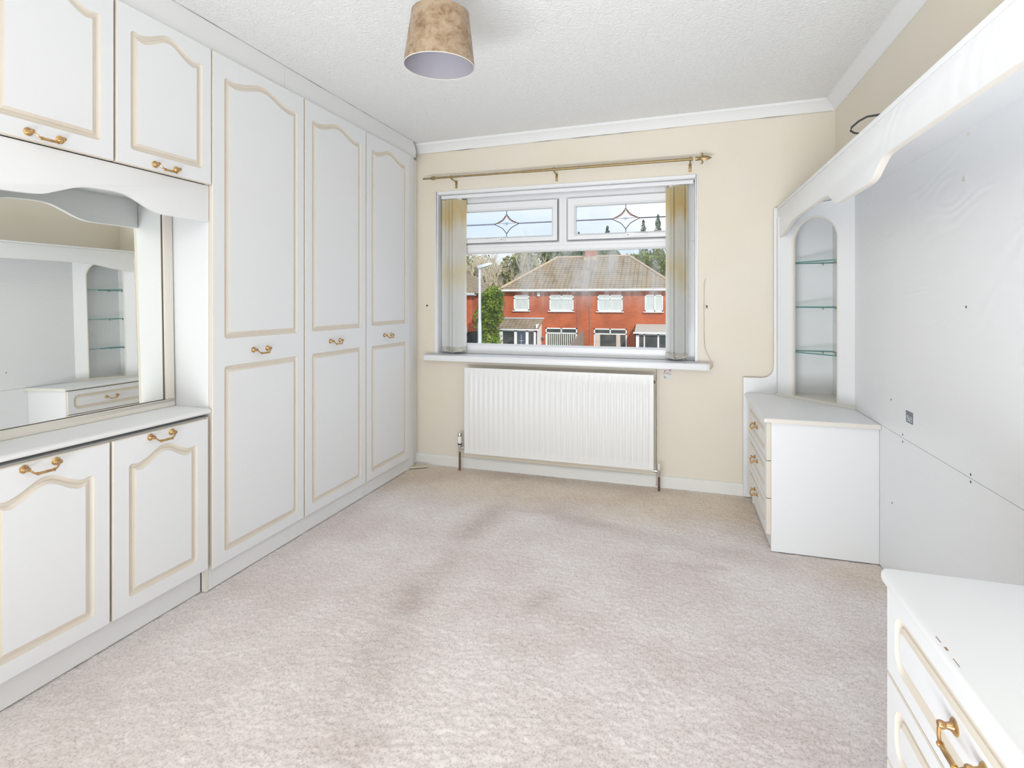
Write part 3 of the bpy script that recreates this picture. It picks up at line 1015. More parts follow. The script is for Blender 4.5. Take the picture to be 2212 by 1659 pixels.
# ------------------------------------------------------------------ left: dressing unit between wardrobes
oc = thing('overhead_cabinet', 'white overhead cabinet with two arched-panel doors above the mirror', 'cabinet', FL, (-.28, 1.34, 1.68))
part(oc, 'carcass', carcass(.945, 1.7305, 1.660, DT + .004), M['white'], smooth=False)
for (u0, u1, hu) in ((.945, 1.3355, 1.124), (1.3385, 1.7305, 1.524)):
    d = front(oc, 'door', u0, u1, 1.680, DT, 0, 1, TH, [(u0 + .052, u1 - .046, 1.738, 2.160, .042)])
    handle(d, TH, hu, 1.706, 1)
# wavy valance below it
ctrl = [(.945, 1.524), (1.02, 1.524), (1.117, 1.529), (1.165, 1.545), (1.215, 1.566), (1.256, 1.577), (1.30, 1.580), (1.345, 1.582), (1.39, 1.578), (1.43, 1.563), (1.48, 1.541), (1.525, 1.530), (1.58, 1.529), (1.7285, 1.529)]
def smooth_curve(c, n=4):
    out = []
    for i in range(len(c) - 1):
        p0 = c[max(i - 1, 0)]; p1 = c[i]; p2 = c[i + 1]; p3 = c[min(i + 2, len(c) - 1)]
        for k in range(n):
            t = k / n
            q = []
            for a in (0, 1):
                q.append(.5 * (2 * p1[a] + (p2[a] - p0[a]) * t + (2 * p0[a] - 5 * p1[a] + 4 * p2[a] - p3[a]) * t * t + (3 * p1[a] - p0[a] - 3 * p2[a] + p3[a]) * t ** 3))
            out.append(tuple(q))
    out.append(c[-1])
    return out
sc = smooth_curve(ctrl)
poly = sc + [(1.7285, 1.6785), (.945, 1.6785)]
solo('valance', MB().prism(poly, 'x', -.014, .004), M['white_board'], 'white wavy-edged valance board across the top of the mirror', 'valance', FL, (0, 1.34, 1.52), bevel=.0015, angle=25)
part(BASE and oc, 'soffit', MB().box(-.205, -.015, .945, 1.729, 1.652, 1.660), M['white_board'])

bc = thing('base_cabinet', 'white base cabinet with two arched-panel doors under the mirror worktop', 'cabinet', FL, (-.2, 1.34, 0))
part(bc, 'carcass', carcass(.935, 1.7145, .088, .722, xf=-.004, depth=.40), M['white'], smooth=False)
part(bc, 'plinth', MB().box(-.040, -.024, .952, 1.7115, 0, .094).box(-.036, -.0235, 1.700, 1.713, 0, .09), M['white_board'])
for (u0, u1, hu) in ((.935, 1.3225, 1.113), (1.3265, 1.7145, 1.506)):
    d = front(bc, 'door', u0, u1, .100, .722, -.004, 1, TH + .004, [(u0 + .058, u1 - .054, .156, .625, .040)])
    handle(d, TH, hu, .703, 1)
part(bc, 'end_strip', MB().box(-.02, .002, 1.716, 1.7285, .0, .722), M['cream_board'])
mb = MB().prism([(-.41, .735), (.006, .735), (.014, .738), (.0185, .743), (.0185, .748), (.014, .754), (.004, .757), (-.41, .757)], 'y', .935, 1.7285)
solo('worktop', mb, M['white_board'], 'narrow white worktop with rounded edge in front of the mirror', 'worktop', FL, (-.2, 1.34, .735), angle=50)
# mirror, leaning back slightly
mr = thing('mirror', 'large wall mirror in a cream frame between wardrobes, reflecting the shelf unit', 'mirror', FL, (-.186, 1.34, .757))
mr.rotation_euler = (0, R(-1.25), FL[2])
zt = 1.642
part(mr, 'glass', MB().box(-.192, -.188, .95, 1.690, .79, zt - .005), M['mirror'], smooth=False)
part(mr, 'frame', MB().box(-.194, -.176, .94, 1.7265, .757, .790).box(-.194, -.176, 1.686, 1.7265, .790, zt), M['cream_board'], bevel=.004)
part(mr, 'frame_shadow_line', MB().box(-.190, -.1845, 1.6845, 1.687, .788, zt).box(-.190, -.1845, .95, 1.687, .7885, .791), M['gap'])

# ------------------------------------------------------------------ right: panelled bed surround
wp = thing('wall_panel', 'large white wood-grained panelling on the right wall', 'panel', FR, (.006, 2.1, 0))
part(wp, 'upper_panel', MB().box(0, .011, .60, 3.56, .6415, 1.752), M['grain'], smooth=False)
part(wp, 'lower_panel', MB().box(0, .011, .60, 3.56, 0, .6400), M['grain'], smooth=False)
holes = [(2.566, .654), (2.566, .625), (2.042, .653), (2.042, .630), (2.689, .776), (2.678, .334), (2.07, 1.182)]

# pelmet
pe = thing('pelmet', 'long white pelmet shelf with wavy lower edge above the panelling', 'pelmet', FR, (-.15, 2.1, 1.58))
c1 = [(3.552, 1.578), (3.49, 1.578), (3.39, 1.587), (3.286, 1.601), (3.186, 1.621), (3.09, 1.630), (2.90, 1.633), (2.60, 1.634), (2.49, 1.634), (2.45, 1.629), (2.397, 1.605), (2.365, 1.588), (2.328, 1.578), (2.287, 1.576), (2.15, 1.576)]
c1 = c1 + [(2 * 2.15 - y, z) for y, z in reversed(c1[:-1])]
c1 = [p for p in smooth_curve(c1, 3)]
poly = c1 + [(c1[-1][0], 1.7475), (c1[0][0], 1.7475)]
part(pe, 'front_board', MB().prism(poly, 'x', -.302, -.280, 0, 1), [M['grain'], M['cream_board']], bevel=.001, angle=25)
part(pe, 'top_board', MB().box(-.304, 0, .748, 3.552, 1.7485, 1.7635), M['white_board'], bevel=.001)

# chest of drawers builder
def chest(label, y0, y1, group, front_over, end_over):
    t = thing('bedside_drawers', label, 'drawers', FR, (-.22, (y0 + y1) / 2, 0), group=group)
    b = MB()
    b.box(-.450, -.001, y0, y0 + .016, 0, .618)
    b.box(-.450, -.001, y1 - .016, y1, 0, .618)
    b.box(-.440, -.001, y0 + .016, y1 - .016, .07, .086)
    b.box(-.440, -.001, y0 + .016, y1 - .016, .602, .618)
    b.box(-.012, -.001, y0 + .016, y1 - .016, .0, .60)
    part(t, 'carcass', b, M['white_board'], smooth=False)
    part(t, 'plinth', MB().box(-.446, -.430, y0 + .016, y1 - .016, 0, .07), M['white_board'])
    zs_ = [.078, .252, .432, .616]
    for k in range(3):
        d = front(t, 'drawer', y0 - .001, y1 + .001, zs_[k], zs_[k + 1], -.450, -1, .022, [(y0 + .042, y1 - .042, zs_[k] + .036, zs_[k + 1] - .036, 0)], rc=.040)
        handle(d, -.472, (y0 + y1) / 2, (zs_[k] + zs_[k + 1]) / 2 + .006, -1)
    return t
far = chest('white three-drawer bedside unit under the arched corner shelves', 2.825, 3.475, 'bedside drawer units', 0, 0)
mb = MB().prism([(-.001, .620), (-.474, .620), (-.481, .622), (-.4845, .627), (-.4845, .632), (-.481, .637), (-.474, .640), (-.001, .640)], 'y', 2.803, 3.556)
part(far, 'worktop', mb, M['white_board'], angle=50)
part(far, 'worktop_edge', MB().box(-.474, -.002, 2.8015, 2.803, .6205, .6395), M['cream_board'])
near = chest('white three-drawer bedside unit in the right foreground', .645, 1.300, 'bedside drawer units', 0, 0)
pts = []
rr = .022
for cx_, cy_, a0 in ((-.484 + rr, 1.312 - rr, 90), (-.484 + rr, .635 + rr, 180)):
    for i in range(6):
        a = R(a0 + 18 * i)
        pts.append((cx_ + rr * math.cos(a), cy_ + rr * math.sin(a)))
pts = [(-.001, 1.312)] + pts + [(-.001, .635)]
mb = MB().prism(pts, 'z', .620, .640)
part(near, 'worktop', mb, M['white_board'], bevel=.006, angle=60)
M['chipboard'] = pbr('bare_chipboard', (0.35, 0.20, 0.13), 0.9)
for (y, l, w) in ((1.035, .009, .0035), (1.06, .016, .0014), (1.0, .020, .0012)):
    part(near, 'chip', MB().box(-.4775, -.4775 + w, y - l / 2, y + l / 2, .6392, .6404), M['chipboard'], smooth=False, label='brown chip in the worktop edge')

# end panel against the window wall, stepped with a curve
ep = [(-.490, 0), (-.490, .733), (-.385, .733), (-.355, .740), (-.333, .758), (-.321, .785), (-.318, .82), (-.318, 1.766), (-.302, 1.766), (.010, 1.766), (.010, 0)]
solo('end_panel', MB().prism(ep, 'y', 3.558, 3.588, 0, 1), [M['white_board'], M['cream_board']], 'white stepped end panel with curved cut against the window wall', 'panel', FR, (-.2, 3.57, 0), bevel=.003, angle=40)

# arched corner shelf unit
cs = thing('corner_shelf_unit', 'white arched corner display unit with three glass shelves', 'shelf unit', FR, (-.1, 3.40, .64))
A = Vector((-.300, 3.494)); Bp = Vector((0.0, 3.172))
tdir = (Bp - A).normalized(); LEN = (Bp - A).length
nd = Vector((-tdir.y, tdir.x))      # points to the corner or the room
if (Vector((0, 3.55)) - A).dot(nd) < 0: nd = -nd
def D(s, z, w):                     # w > 0 goes into the corner
    p = A + tdir * s + nd * w
    return (p.x, p.y, z)
o0, o1, sp, zb, ztp = .083, .352, 1.540, .657, 1.746
rad_ = (o1 - o0) / 2
cm = (o0 + o1) / 2
inner = [(o0, zb)] + [(o0, zb + (sp - zb) * i / 4) for i in range(1, 5)] + [(cm - rad_ * math.cos(math.pi * i / 24), sp + rad_ * math.sin(math.pi * i / 24)) for i in range(1, 24)] + [(o1, sp - (sp - zb) * i / 4) for i in range(0, 5)]
def outer(p):
    s, z = p
    if z <= sp: return (0 if s < cm else LEN, z)
    a = math.atan2(z - sp, s - cm)
    # push on to the rectangle above the springing line
    dx, dz = math.cos(a), math.sin(a)
    k1 = (cm / -dx) if dx < -1e-6 else ((LEN - cm) / dx if dx > 1e-6 else 1e9)
    k2 = (ztp - sp) / dz if dz > 1e-6 else 1e9
    k = min(k1, k2)
    return (cm + dx * k, sp + dz * k)
out_ = [outer(p) for p in inner]
# snap the two closest points to the upper corners
for corner in ((0, ztp), (LEN, ztp)):
    i = min(range(len(out_)), key=lambda k: (out_[k][0] - corner[0]) ** 2 + (out_[k][1] - corner[1]) ** 2)
    out_[i] = corner
n = len(inner)
mb = MB()
th = .018
vsf = [D(s, z, 0) for s, z in out_] + [D(s, z, 0) for s, z in inner] + [D(s, z, th) for s, z in out_] + [D(s, z, th) for s, z in inner]
mb.add(vsf, [(i, i + 1, i + 1 + n, i + n) for i in range(n - 1)] + [(i + 2 * n, i + 3 * n, i + 1 + 3 * n, i + 1 + 2 * n) for i in range(n - 1)] + [(i, i + 2 * n, i + 1 + 2 * n, i + 1) for i in range(n - 1)], 0)
part(cs, 'arched_front', mb, M['white_board'], smooth=False)
# rounded cream edging round the opening
mb = MB()
loops = [(0, .0), (-.0005, -.002), (.004, -.003), (.008, 0), (.008, th)]
vs_ = []
for dd, w in loops:
    for i, (s, z) in enumerate(inner):
        if z <= sp:
            ss = s + dd * (1 if s < cm else -1); zz = z
        else:
            a = math.atan2(z - sp, s - cm); ss = cm + (rad_ - dd) * math.cos(a); zz = sp + (rad_ - dd) * math.sin(a)
        vs_.append(D(ss, zz, w))
mb.add(vs_, [(j * n + i, j * n + i + 1, (j + 1) * n + i + 1, (j + 1) * n + i) for j in range(len(loops) - 1) for i in range(n - 1)])
part(cs, 'arch_edging', mb, M['cream_board'], angle=60)
# base board
pl = [D(-.012, 0, -.012), D(LEN + .012, 0, -.012), (.0, 3.556, 0), (-.303, 3.556, 0)]
part(cs, 'base_board', MB().prism([(p[0], p[1]) for p in pl], 'z', .6405, .657), M['cream_board'])
part(cs, 'back_panel', MB().box(-.303, -.004, 3.548, 3.5565, .657, 1.746), M['white_board'])
part(cs, 'side_panel', MB().box(-.008, -.0005, 3.19, 3.548, .657, 1.746), M['white_board'])
part(cs, 'stile', MB().box(-.306, -.299, 3.490, 3.556, .657, 1.70), M['white_board'])
for z in (.903, 1.163, 1.422):
    tri = [D(.02, 0, .022), D(LEN - .03, 0, .022), (-.012, 3.545, 0), (-.285, 3.545, 0)]
    s = part(cs, 'glass_shelf', MB().prism([(p[0], p[1]) for p in tri], 'z', z, z + .006, 0, 1), [M['glass'], M['glass_edge']], smooth=False)
    for (px_, py_) in ((-.245, 3.535), (-.060, 3.542), (-.014, 3.46)):
        part(s, 'shelf_peg', MB().lathe([(0, -.012), (.003, -.010), (.0045, -.003), (.0045, -.0002), (0, -.0001)], (px_, py_, z), 'z', 8), M['antique_brass'])

# small marks and fixings on the panelling
for y, z in holes:
    part(wp, 'screw_hole', MB().lathe([(0, -.0004), (.0042, -.0004), (.0045, .0002)], (0, y, z), 'x', 10), M['gap'])
st = thing('sticker', 'small black and white printed label stuck on the white panelling', 'sticker', FR, (-.0006, 2.50, .716))
part(st, 'paper', MB().box(-.0010, -.0001, 2.467, 2.530, .716, .757), pbr('sticker_paper', (0.62, 0.66, 0.70), 0.6, col2=(0.20, 0.23, 0.26), nscale=150, nmix=(.42, .58)), smooth=False)
part(st, 'printed_band', MB().box(-.0013, -.0009, 2.466, 2.533, .750, .7615), pbr('sticker_ink', (0.22, 0.25, 0.28), 0.6), smooth=False)
part(st, 'printed_border', MB().box(-.0013, -.0009, 2.467, 2.4695, .716, .750).box(-.0013, -.0009, 2.527, 2.530, .716, .750).box(-.0013, -.0009, 2.467, 2.530, .716, .7185).box(-.0013, -.0009, 2.467, 2.530, .746, .749), M['black'], smooth=False)
for pts4 in ([(2.046, 1.727), (2.062, 1.729), (2.058, 1.738), (2.049, 1.737)], [(2.072, 1.585), (2.096, 1.590), (2.086, 1.606), (2.078, 1.604)]):
    mb = MB().add([(-.001, y, z) for y, z in pts4] + [(-.0001, y, z) for y, z in pts4], [(0, 1, 2, 3), (7, 6, 5, 4)] + [(i, (i + 1) % 4, (i + 1) % 4 + 4, i + 4) for i in range(4)])
    part(wp, 'tape_remnant', mb, M['cream'], label='scrap of old tape on the panelling')

# ------------------------------------------------------------------ pendant lamp
lx, ly, lz = -.820, 1.735, 2.038
pl_ = thing('pendant_lamp', 'ceiling pendant with tapered brown crushed-velvet shade', 'lamp', FW, (lx, ly, lz))
rb, rt, hs = .1245, .100, .186
pl_.rotation_euler = (R(1.5), R(2.0), 0)
mb = MB().lathe([(rb, 0), (rb + .0015, .001), (rt + .0015, hs - .001), (rt, hs)], (lx, ly, lz), 'z', 64)
sh = part(pl_, 'shade', mb, M['velvet'])
part(sh, 'lining', MB().lathe([(rb - .0005, .0015), (rt - .0005, hs - .001)], (lx, ly, lz), 'z', 64), M['lining'])
b = MB()
b.tube([(lx + rb * math.cos(2 * math.pi * i / 48), ly + rb * math.sin(2 * math.pi * i / 48), lz) for i in range(49)], .0014, 6)
part(sh, 'rim', b, M['cream_board'])
mb = MB()
for k in range(3):
    a = 2 * math.pi * k / 3 + .3
    mb.tube([(lx + .02 * math.cos(a), ly + .02 * math.sin(a), lz + .150), (lx + (rt + .003) * math.cos(a), ly + (rt + .003) * math.sin(a), lz + .165)], .0016, 6)
mb.tube([(lx + .02 * math.cos(2 * math.pi * i / 24), ly + .02 * math.sin(2 * math.pi * i / 24), lz + .150) for i in range(25)], .002, 6)
part(pl_, 'shade_ring', mb, M['upvc'])
part(pl_, 'lamp_holder', MB().lathe([(0, .205), (.010, .203), (.014, .190), (.016, .160), (.017, .145), (.014, .141), (0, .141)], (lx, ly, lz), 'z', 18), M['upvc'])
part(pl_, 'bulb', MB().lathe([(.010, .142), (.014, .136), (.022, .124), (.024, .114), (.021, .105), (.012, .099), (0, .097)], (lx, ly, lz), 'z', 20), M['bulb'])
part(pl_, 'flex', MB().tube([(lx, ly, lz + .20), (lx - .004, ly + .004, lz + .27), (lx - .008, ly + .006, zceil(lx) - .018)], .0035, 8), M['upvc'])
zc_ = zceil(lx) - lz
part(pl_, 'ceiling_rose', MB().lathe([(0, zc_ - .024), (.012, zc_ - .023), (.030, zc_ - .016), (.042, zc_ - .004), (.042, zc_ + .004)], (lx - .006, ly + .005, lz), 'z', 24), M['upvc'])

# ------------------------------------------------------------------ small things in the room
# loose loop of black cable over the pelmet
mb = MB().tube([(.74, 1.80, 1.7685), (.68, 1.85, 1.772), (.61, 1.957, 1.791), (.60, 2.076, 1.823), (.60, 2.165, 1.836), (.60, 2.244, 1.840), (.602, 2.267, 1.833), (.606, 2.233, 1.814), (.62, 2.17, 1.790), (.66, 2.10, 1.772), (.74, 2.04, 1.7685)], .0036, 8)
solo('cable', mb, M['black'], 'loop of black cable poking up behind the pelmet', 'cable', FW, (.68, 2.0, 1.765))
# thin cream telephone wire beside the window
mb = MB().tube([(.152, YW - .002, 1.345), (.143, YW - .003, 1.32), (.142, YW - .003, 1.15), (.143, YW - .003, .97), (.146, YW - .006, .915), (.158, YW - .010, .872), (.176, YW - .016, .836), (.190, YW - .020, .812), (.192, YW - .02, .792), (.184, YW - .015, .776), (.165, YW - .010, .768)], .0015, 6)
solo('wall_wire', mb, pbr('dirty_wire', (0.55, 0.50, 0.42), 0.6, col2=(0.30, 0.24, 0.20), nscale=6), 'thin wire hanging down the wall to the right end of the sill', 'wire', FW, (.15, YW - .002, 1.0))
# boxed-in strip of peeling paper behind the radiator's right end
mb = MB().tube([(-.149, YW - .002, .772), (-.151, YW - .002, .60), (-.1485, YW - .002, .40), (-.150, YW - .002, .20), (-.148, YW - .018, .06), (-.149, YW - .018, .005)], .0022, 6)
solo('wall_cable', mb, pbr('stained_cable', (0.50, 0.43, 0.34), 0.7, col2=(0.16, 0.12, 0.09), nscale=14), 'thin stained cable running down the wall at the radiator end', 'cable', FW, (-.149, YW, .005))
# scrap of floral wallpaper under the sill
def floral():
    m, nt, out = newmat('floral_paper')
    p = N(nt, 'ShaderNodeBsdfPrincipled', Roughness=0.8)
    tc = N(nt, 'ShaderNodeTexCoord')
    v = N(nt, 'ShaderNodeTexNoise', Scale=42.0, Detail=1.0)
    nt.links.new(tc.outputs['Object'], v.inputs['Vector'])
    r = ramp(nt, [(0.0, (0.25, 0.42, 0.33)), (0.40, (0.35, 0.50, 0.42)), (0.45, (0.80, 0.80, 0.80)), (0.56, (0.80, 0.79, 0.80)), (0.62, (0.62, 0.25, 0.34)), (1.0, (0.55, 0.20, 0.30))])
    nt.links.new(v.outputs['Fac'], r.inputs[0])
    nt.links.new(r.outputs[0], p.inputs['Base Color'])
    nt.links.new(p.outputs[0], out.inputs[0])
    return m
mb = MB().prism([(-.102, .697), (-.058, .696), (-.056, .768), (-.090, .769), (-.104, .740)], 'y', YW - .0012, YW)
solo('wallpaper_scrap', mb, floral(), 'small scrap of old floral wallpaper left under the sill', 'wallpaper', FW, (-.08, YW, .70), smooth=False)
mb = MB().lathe([(0, -.004), (.006, -.004), (.007, 0)], (-1.797, YW, 1.169), 'y', 10)
solo('wall_plug', mb, M['black'], 'dark screw hole in the wall left of the window', 'wall plug', FW, (-1.797, YW, 1.169))
mb = MB().lathe([(0, -.006), (.005, -.006), (.007, 0)], (.158, YW, 1.169), 'y', 10).tube([(.158, YW - .004, 1.167), (.161, YW - .006, 1.156)], .003, 6)
solo('wall_plug', mb, pbr('plug_brown', (0.20, 0.16, 0.10), 0.8), 'brown screw plug in the wall right of the window', 'wall plug', FW, (.158, YW, 1.169))
# loose piece of plastic trim on the carpet in the corner
mb = MB()
pts = []
for i in range(7):
    a = math.pi / 2 + math.pi * i / 6
    pts.append((-.055 + .015 * math.cos(a), .015 * math.sin(a)))
pts += [(.062, -.011), (.062, .011)]
b2 = MB().prism(pts, 'z', 0, .013)
ca, sa = math.cos(R(34)), math.sin(R(34))
b2.v = [(-1.800 + ca * x - sa * y, 3.468 + sa * x + ca * y, z + .001) for x, y, z in b2.v]
solo('plastic_trim', b2, pbr('yellowed_plastic', (0.66, 0.60, 0.47), 0.5), 'small yellowed plastic strip lying on the carpet in the far corner', 'trim piece', FW, (-1.80, 3.468, .001), bevel=.003)

#OUTSIDE
# ------------------------------------------------------------------ outside: the street opposite
GZ = -3.0
def brick_mat(name, c1, c2, mortar, sc=1.0):
    m, nt, out = newmat(name)
    p = N(nt, 'ShaderNodeBsdfPrincipled', Roughness=0.9)
    p.inputs['Specular IOR Level'].default_value = 0.1
    g = N(nt, 'ShaderNodeNewGeometry')
    sp = N(nt, 'ShaderNodeSeparateXYZ')
    cb = N(nt, 'ShaderNodeCombineXYZ')
    ad = N(nt, 'ShaderNodeMath', operation='ADD')
    nt.links.new(g.outputs['Position'], sp.inputs[0])
    nt.links.new(sp.outputs[0], ad.inputs[0])
    nt.links.new(sp.outputs[1], ad.inputs[1])
    nt.links.new(ad.outputs[0], cb.inputs[0])
    nt.links.new(sp.outputs[2], cb.inputs[1])
    b = N(nt, 'ShaderNodeTexBrick')
    b.inputs['Color1'].default_value = (*c1, 1)
    b.inputs['Color2'].default_value = (*c2, 1)
    b.inputs['Mortar'].default_value = (*mortar, 1)
    b.inputs['Scale'].default_value = sc
    b.inputs['Mortar Size'].default_value = 0.011
    b.inputs['Brick Width'].default_value = 0.26
    b.inputs['Row Height'].default_value = 0.105
    nt.links.new(cb.outputs[0], b.inputs['Vector'])
    nz = N(nt, 'ShaderNodeTexNoise', Scale=0.9, Detail=4.0)
    nt.links.new(g.outputs['Position'], nz.inputs['Vector'])
    r = ramp(nt, [(0.35, (0.82, 0.82, 0.82)), (0.65, (1.08, 1.08, 1.08))])
    nt.links.new(nz.outputs['Fac'], r.inputs[0])
    mx = N(nt, 'ShaderNodeMix', data_type='RGBA', blend_type='MULTIPLY')
    mx.inputs[0].default_value = 1
    nt.links.new(b.outputs['Color'], mx.inputs[6])
    nt.links.new(r.outputs[0], mx.inputs[7])
    nt.links.new(mx.outputs[2], p.inputs['Base Color'])
    nt.links.new(p.outputs[0], out.inputs[0])
    return m
def tile_mat(name, c1, c2, joint, w=.32, h=.30, moss=None):
    m, nt, out = newmat(name)
    p = N(nt, 'ShaderNodeBsdfPrincipled', Roughness=0.9)
    p.inputs['Specular IOR Level'].default_value = 0.1
    tc = N(nt, 'ShaderNodeUVMap')
    sp = N(nt, 'ShaderNodeSeparateXYZ')
    nt.links.new(tc.outputs[0], sp.inputs[0])
    def lines(o, step, stops):
        d = N(nt, 'ShaderNodeMath', operation='DIVIDE')
        d.inputs[1].default_value = step
        nt.links.new(sp.outputs[o], d.inputs[0])
        fr = N(nt, 'ShaderNodeMath', operation='FRACT')
        nt.links.new(d.outputs[0], fr.inputs[0])
        r_ = ramp(nt, stops)
        nt.links.new(fr.outputs[0], r_.inputs[0])
        return r_
    rows = lines(1, h, [(0, joint), (.14, joint), (.24, c1), (1, c2)])
    cols = lines(0, w, [(0, (.66, .66, .66)), (.10, (.66, .66, .66)), (.22, (1, 1, 1)), (.8, (1.06, 1.05, 1.02))])
    nz = N(nt, 'ShaderNodeTexNoise', Scale=1.1, Detail=6.0, Roughness=.65)
    nt.links.new(tc.outputs[0], nz.inputs['Vector'])
    r = ramp(nt, [(0.34, (0.72, 0.72, 0.66)), (0.5, (1, 1, 1)), (0.68, (1.15, 1.06, 0.86))])
    nt.links.new(nz.outputs['Fac'], r.inputs[0])
    mx = N(nt, 'ShaderNodeMix', data_type='RGBA', blend_type='MULTIPLY')
    mx.inputs[0].default_value = 1
    nt.links.new(rows.outputs[0], mx.inputs[6])
    nt.links.new(cols.outputs[0], mx.inputs[7])
    mx2 = N(nt, 'ShaderNodeMix', data_type='RGBA', blend_type='MULTIPLY')
    mx2.inputs[0].default_value = 1
    nt.links.new(mx.outputs[2], mx2.inputs[6])
    nt.links.new(r.outputs[0], mx2.inputs[7])
    nt.links.new(mx2.outputs[2], p.inputs['Base Color'])
    nt.links.new(p.outputs[0], out.inputs[0])
    return m
M['brick'] = brick_mat('red_brick', (0.53, 0.125, 0.055), (0.45, 0.10, 0.045), (0.36, 0.17, 0.10))
M['tile'] = tile_mat('concrete_tiles', (0.31, 0.26, 0.195), (0.27, 0.225, 0.175), (0.10, 0.082, 0.06))
M['redtile'] = tile_mat('red_clay_tiles', (0.50, 0.14, 0.07), (0.44, 0.12, 0.06), (0.25, 0.07, 0.04), w=.22, h=.16)
M['ridge'] = pbr('ridge_tile', (0.48, 0.38, 0.26), 0.9, col2=(0.36, 0.29, 0.20), nscale=3)
M['render_white'] = pbr('white_plastic_outside', (0.80, 0.80, 0.80), 0.5)
M['net'] = pbr('net_curtain', (0.62, 0.66, 0.64), 0.9, col2=(0.45, 0.50, 0.50), nscale=3, stretch=(9, 1, .6))
M['dark_room'] = pbr('dim_room', (0.035, 0.045, 0.05), 0.25, col2=(0.10, 0.10, 0.09), nscale=2)
M['curtain'] = pbr('beige_curtain', (0.60, 0.50, 0.42), 0.9)
M['vblind'] = pbr('pale_blind', (0.66, 0.66, 0.58), 0.9)
M['galv'] = pbr('galvanised_steel', (0.62, 0.65, 0.70), 0.5, metal=0.3)
M['fence'] = pbr('weathered_fence', (0.26, 0.21, 0.18), 0.95)
M['ground'] = pbr('street_ground', (0.30, 0.30, 0.29), 0.95, col2=(0.20, 0.26, 0.12), nscale=.2)
M['bark'] = pbr('pale_bark', (0.66, 0.60, 0.47), 0.95, col2=(0.46, 0.40, 0.27), nscale=2)
M['darkbark'] = pbr('dark_bark', (0.16, 0.12, 0.08), 0.95)

solo('ground', MB().box(-80, 60, 4.2, 140, GZ - .3, GZ), M['ground'], 'street and gardens between the houses', None, kind='structure', smooth=False)

def roofpart(t, name, quads, mat):
    """quads of 3-D points, first two along the eaves; UV in metres"""
    b = BASE[t]
    me = bpy.data.meshes.new(name)
    vs_, fs, uvs = [], [], []
    for q in quads:
        o_ = len(vs_)
        q = [Vector(p) for p in q]
        e = (q[1] - q[0]).normalized()
        nrm = (q[1] - q[0]).cross(q[-1] - q[0]).normalized()
        up = nrm.cross(e)
        for p in q:
            vs_.append((p.x - b[0], p.y - b[1], p.z - b[2]))
            uvs.append(((p - q[0]).dot(e), (p - q[0]).dot(up)))
        fs.append(tuple(range(o_, o_ + len(q))))
    me.from_pydata(vs_, [], fs)
    ul = me.uv_layers.new(name='UVMap')
    for poly in me.polygons:
        for li in poly.loop_indices:
            ul.data[li].uv = uvs[me.loops[li].vertex_index]
    me.materials.append(mat)
    o_ = bpy.data.objects.new(name, me)
    COL.objects.link(o_)
    o_.parent = t
    BASE[o_] = b
    return o_

def ext_window(t, x0, x1, z0, z1, y, layout, fill='net', fw=.085):
    """layout: list of bars: ('h', zfrac) or ('v', xfrac, z0frac, z1frac)"""
    b = MB()
    yy = y - .05
    b.box(x0, x0 + fw, yy, y + .03, z0, z1).box(x1 - fw, x1, yy, y + .03, z0, z1)
    b.box(x0, x1, yy, y + .03, z0, z0 + fw).box(x0, x1, yy, y + .03, z1 - fw, z1)
    for l in layout:
        if l[0] == 'h':
            z = z0 + (z1 - z0) * l[1]
            b.box(x0, x1, yy, y + .03, z - fw * .5, z + fw * .5)
        else:
            x = x0 + (x1 - x0) * l[1]
            b.box(x - fw * .5, x + fw * .5, yy, y + .03, z0 + (z1 - z0) * l[2], z0 + (z1 - z0) * l[3])
    w = part(t, 'window', b, M['render_white'], smooth=False)
    part(w, 'sill', MB().box(x0 - .08, x1 + .08, y - .14, y, z0 - .07, z0), M['render_white'])
    if fill == 'net':
        part(w, 'net_curtain', MB().box(x0, x1, y - .015, y - .005, z0, z1), M['net'], smooth=False)
    else:
        part(w, 'glazing', MB().box(x0, x1, y - .012, y - .003, z0, z1), M['dark_room'], smooth=False)
    return w

YH = 39.8
ho = thing('semi_detached_house', 'pair of red brick semi-detached houses with brown hipped roof across the street', 'house', FW, (-6.8, YH + 3.9, GZ))
HX0, HX1, ZE = -13.3, -.3, 2.02
part(ho, 'wall', MB().box(HX0, HX1, YH, YH + 7.7, GZ, ZE), M['brick'], smooth=False)
ex0, ex1, ey0, ey1 = HX0 - .32, HX1 + .32, YH - .35, YH + 8.05
rl, rr_, yr, zr, ze = -9.80, -3.92, YH + 3.85, 4.86, 2.10
roofpart(ho, 'roof', [[(ex0, ey0, ze), (ex1, ey0, ze), (rr_, yr, zr), (rl, yr, zr)], [(ex0, ey1, ze), (ex0, ey0, ze), (rl, yr, zr)],
                      [(ex1, ey0, ze), (ex1, ey1, ze), (rr_, yr, zr)], [(ex1, ey1, ze), (ex0, ey1, ze), (rl, yr, zr), (rr_, yr, zr)]], M['tile'])
for a_, b_ in (((rl, yr, zr), (rr_, yr, zr)), ((ex0, ey0, ze), (rl, yr, zr)), ((ex1, ey0, ze), (rr_, yr, zr))):
    part(ho, 'ridge_tiles', MB().tube([a_, b_], .11, 8), M['ridge'])
part(ho, 'gutter', MB().box(ex0, ex1, ey0 - .10, ey0 + .02, ze - .10, ze + .02).box(ex0, ex1, ey0 + .02, YH, ze - .16, ze - .09), M['render_white'], smooth=False)
ch = part(ho, 'chimney', MB().box(-7.42, -6.56, yr - .35, yr + .45, zr - .5, zr + 1.35), M['brick'], smooth=False)
part(ch, 'chimney_flashing', MB().box(-7.52, -6.46, yr - .50, yr + .55, zr - .35, zr - .02), M['ridge'])
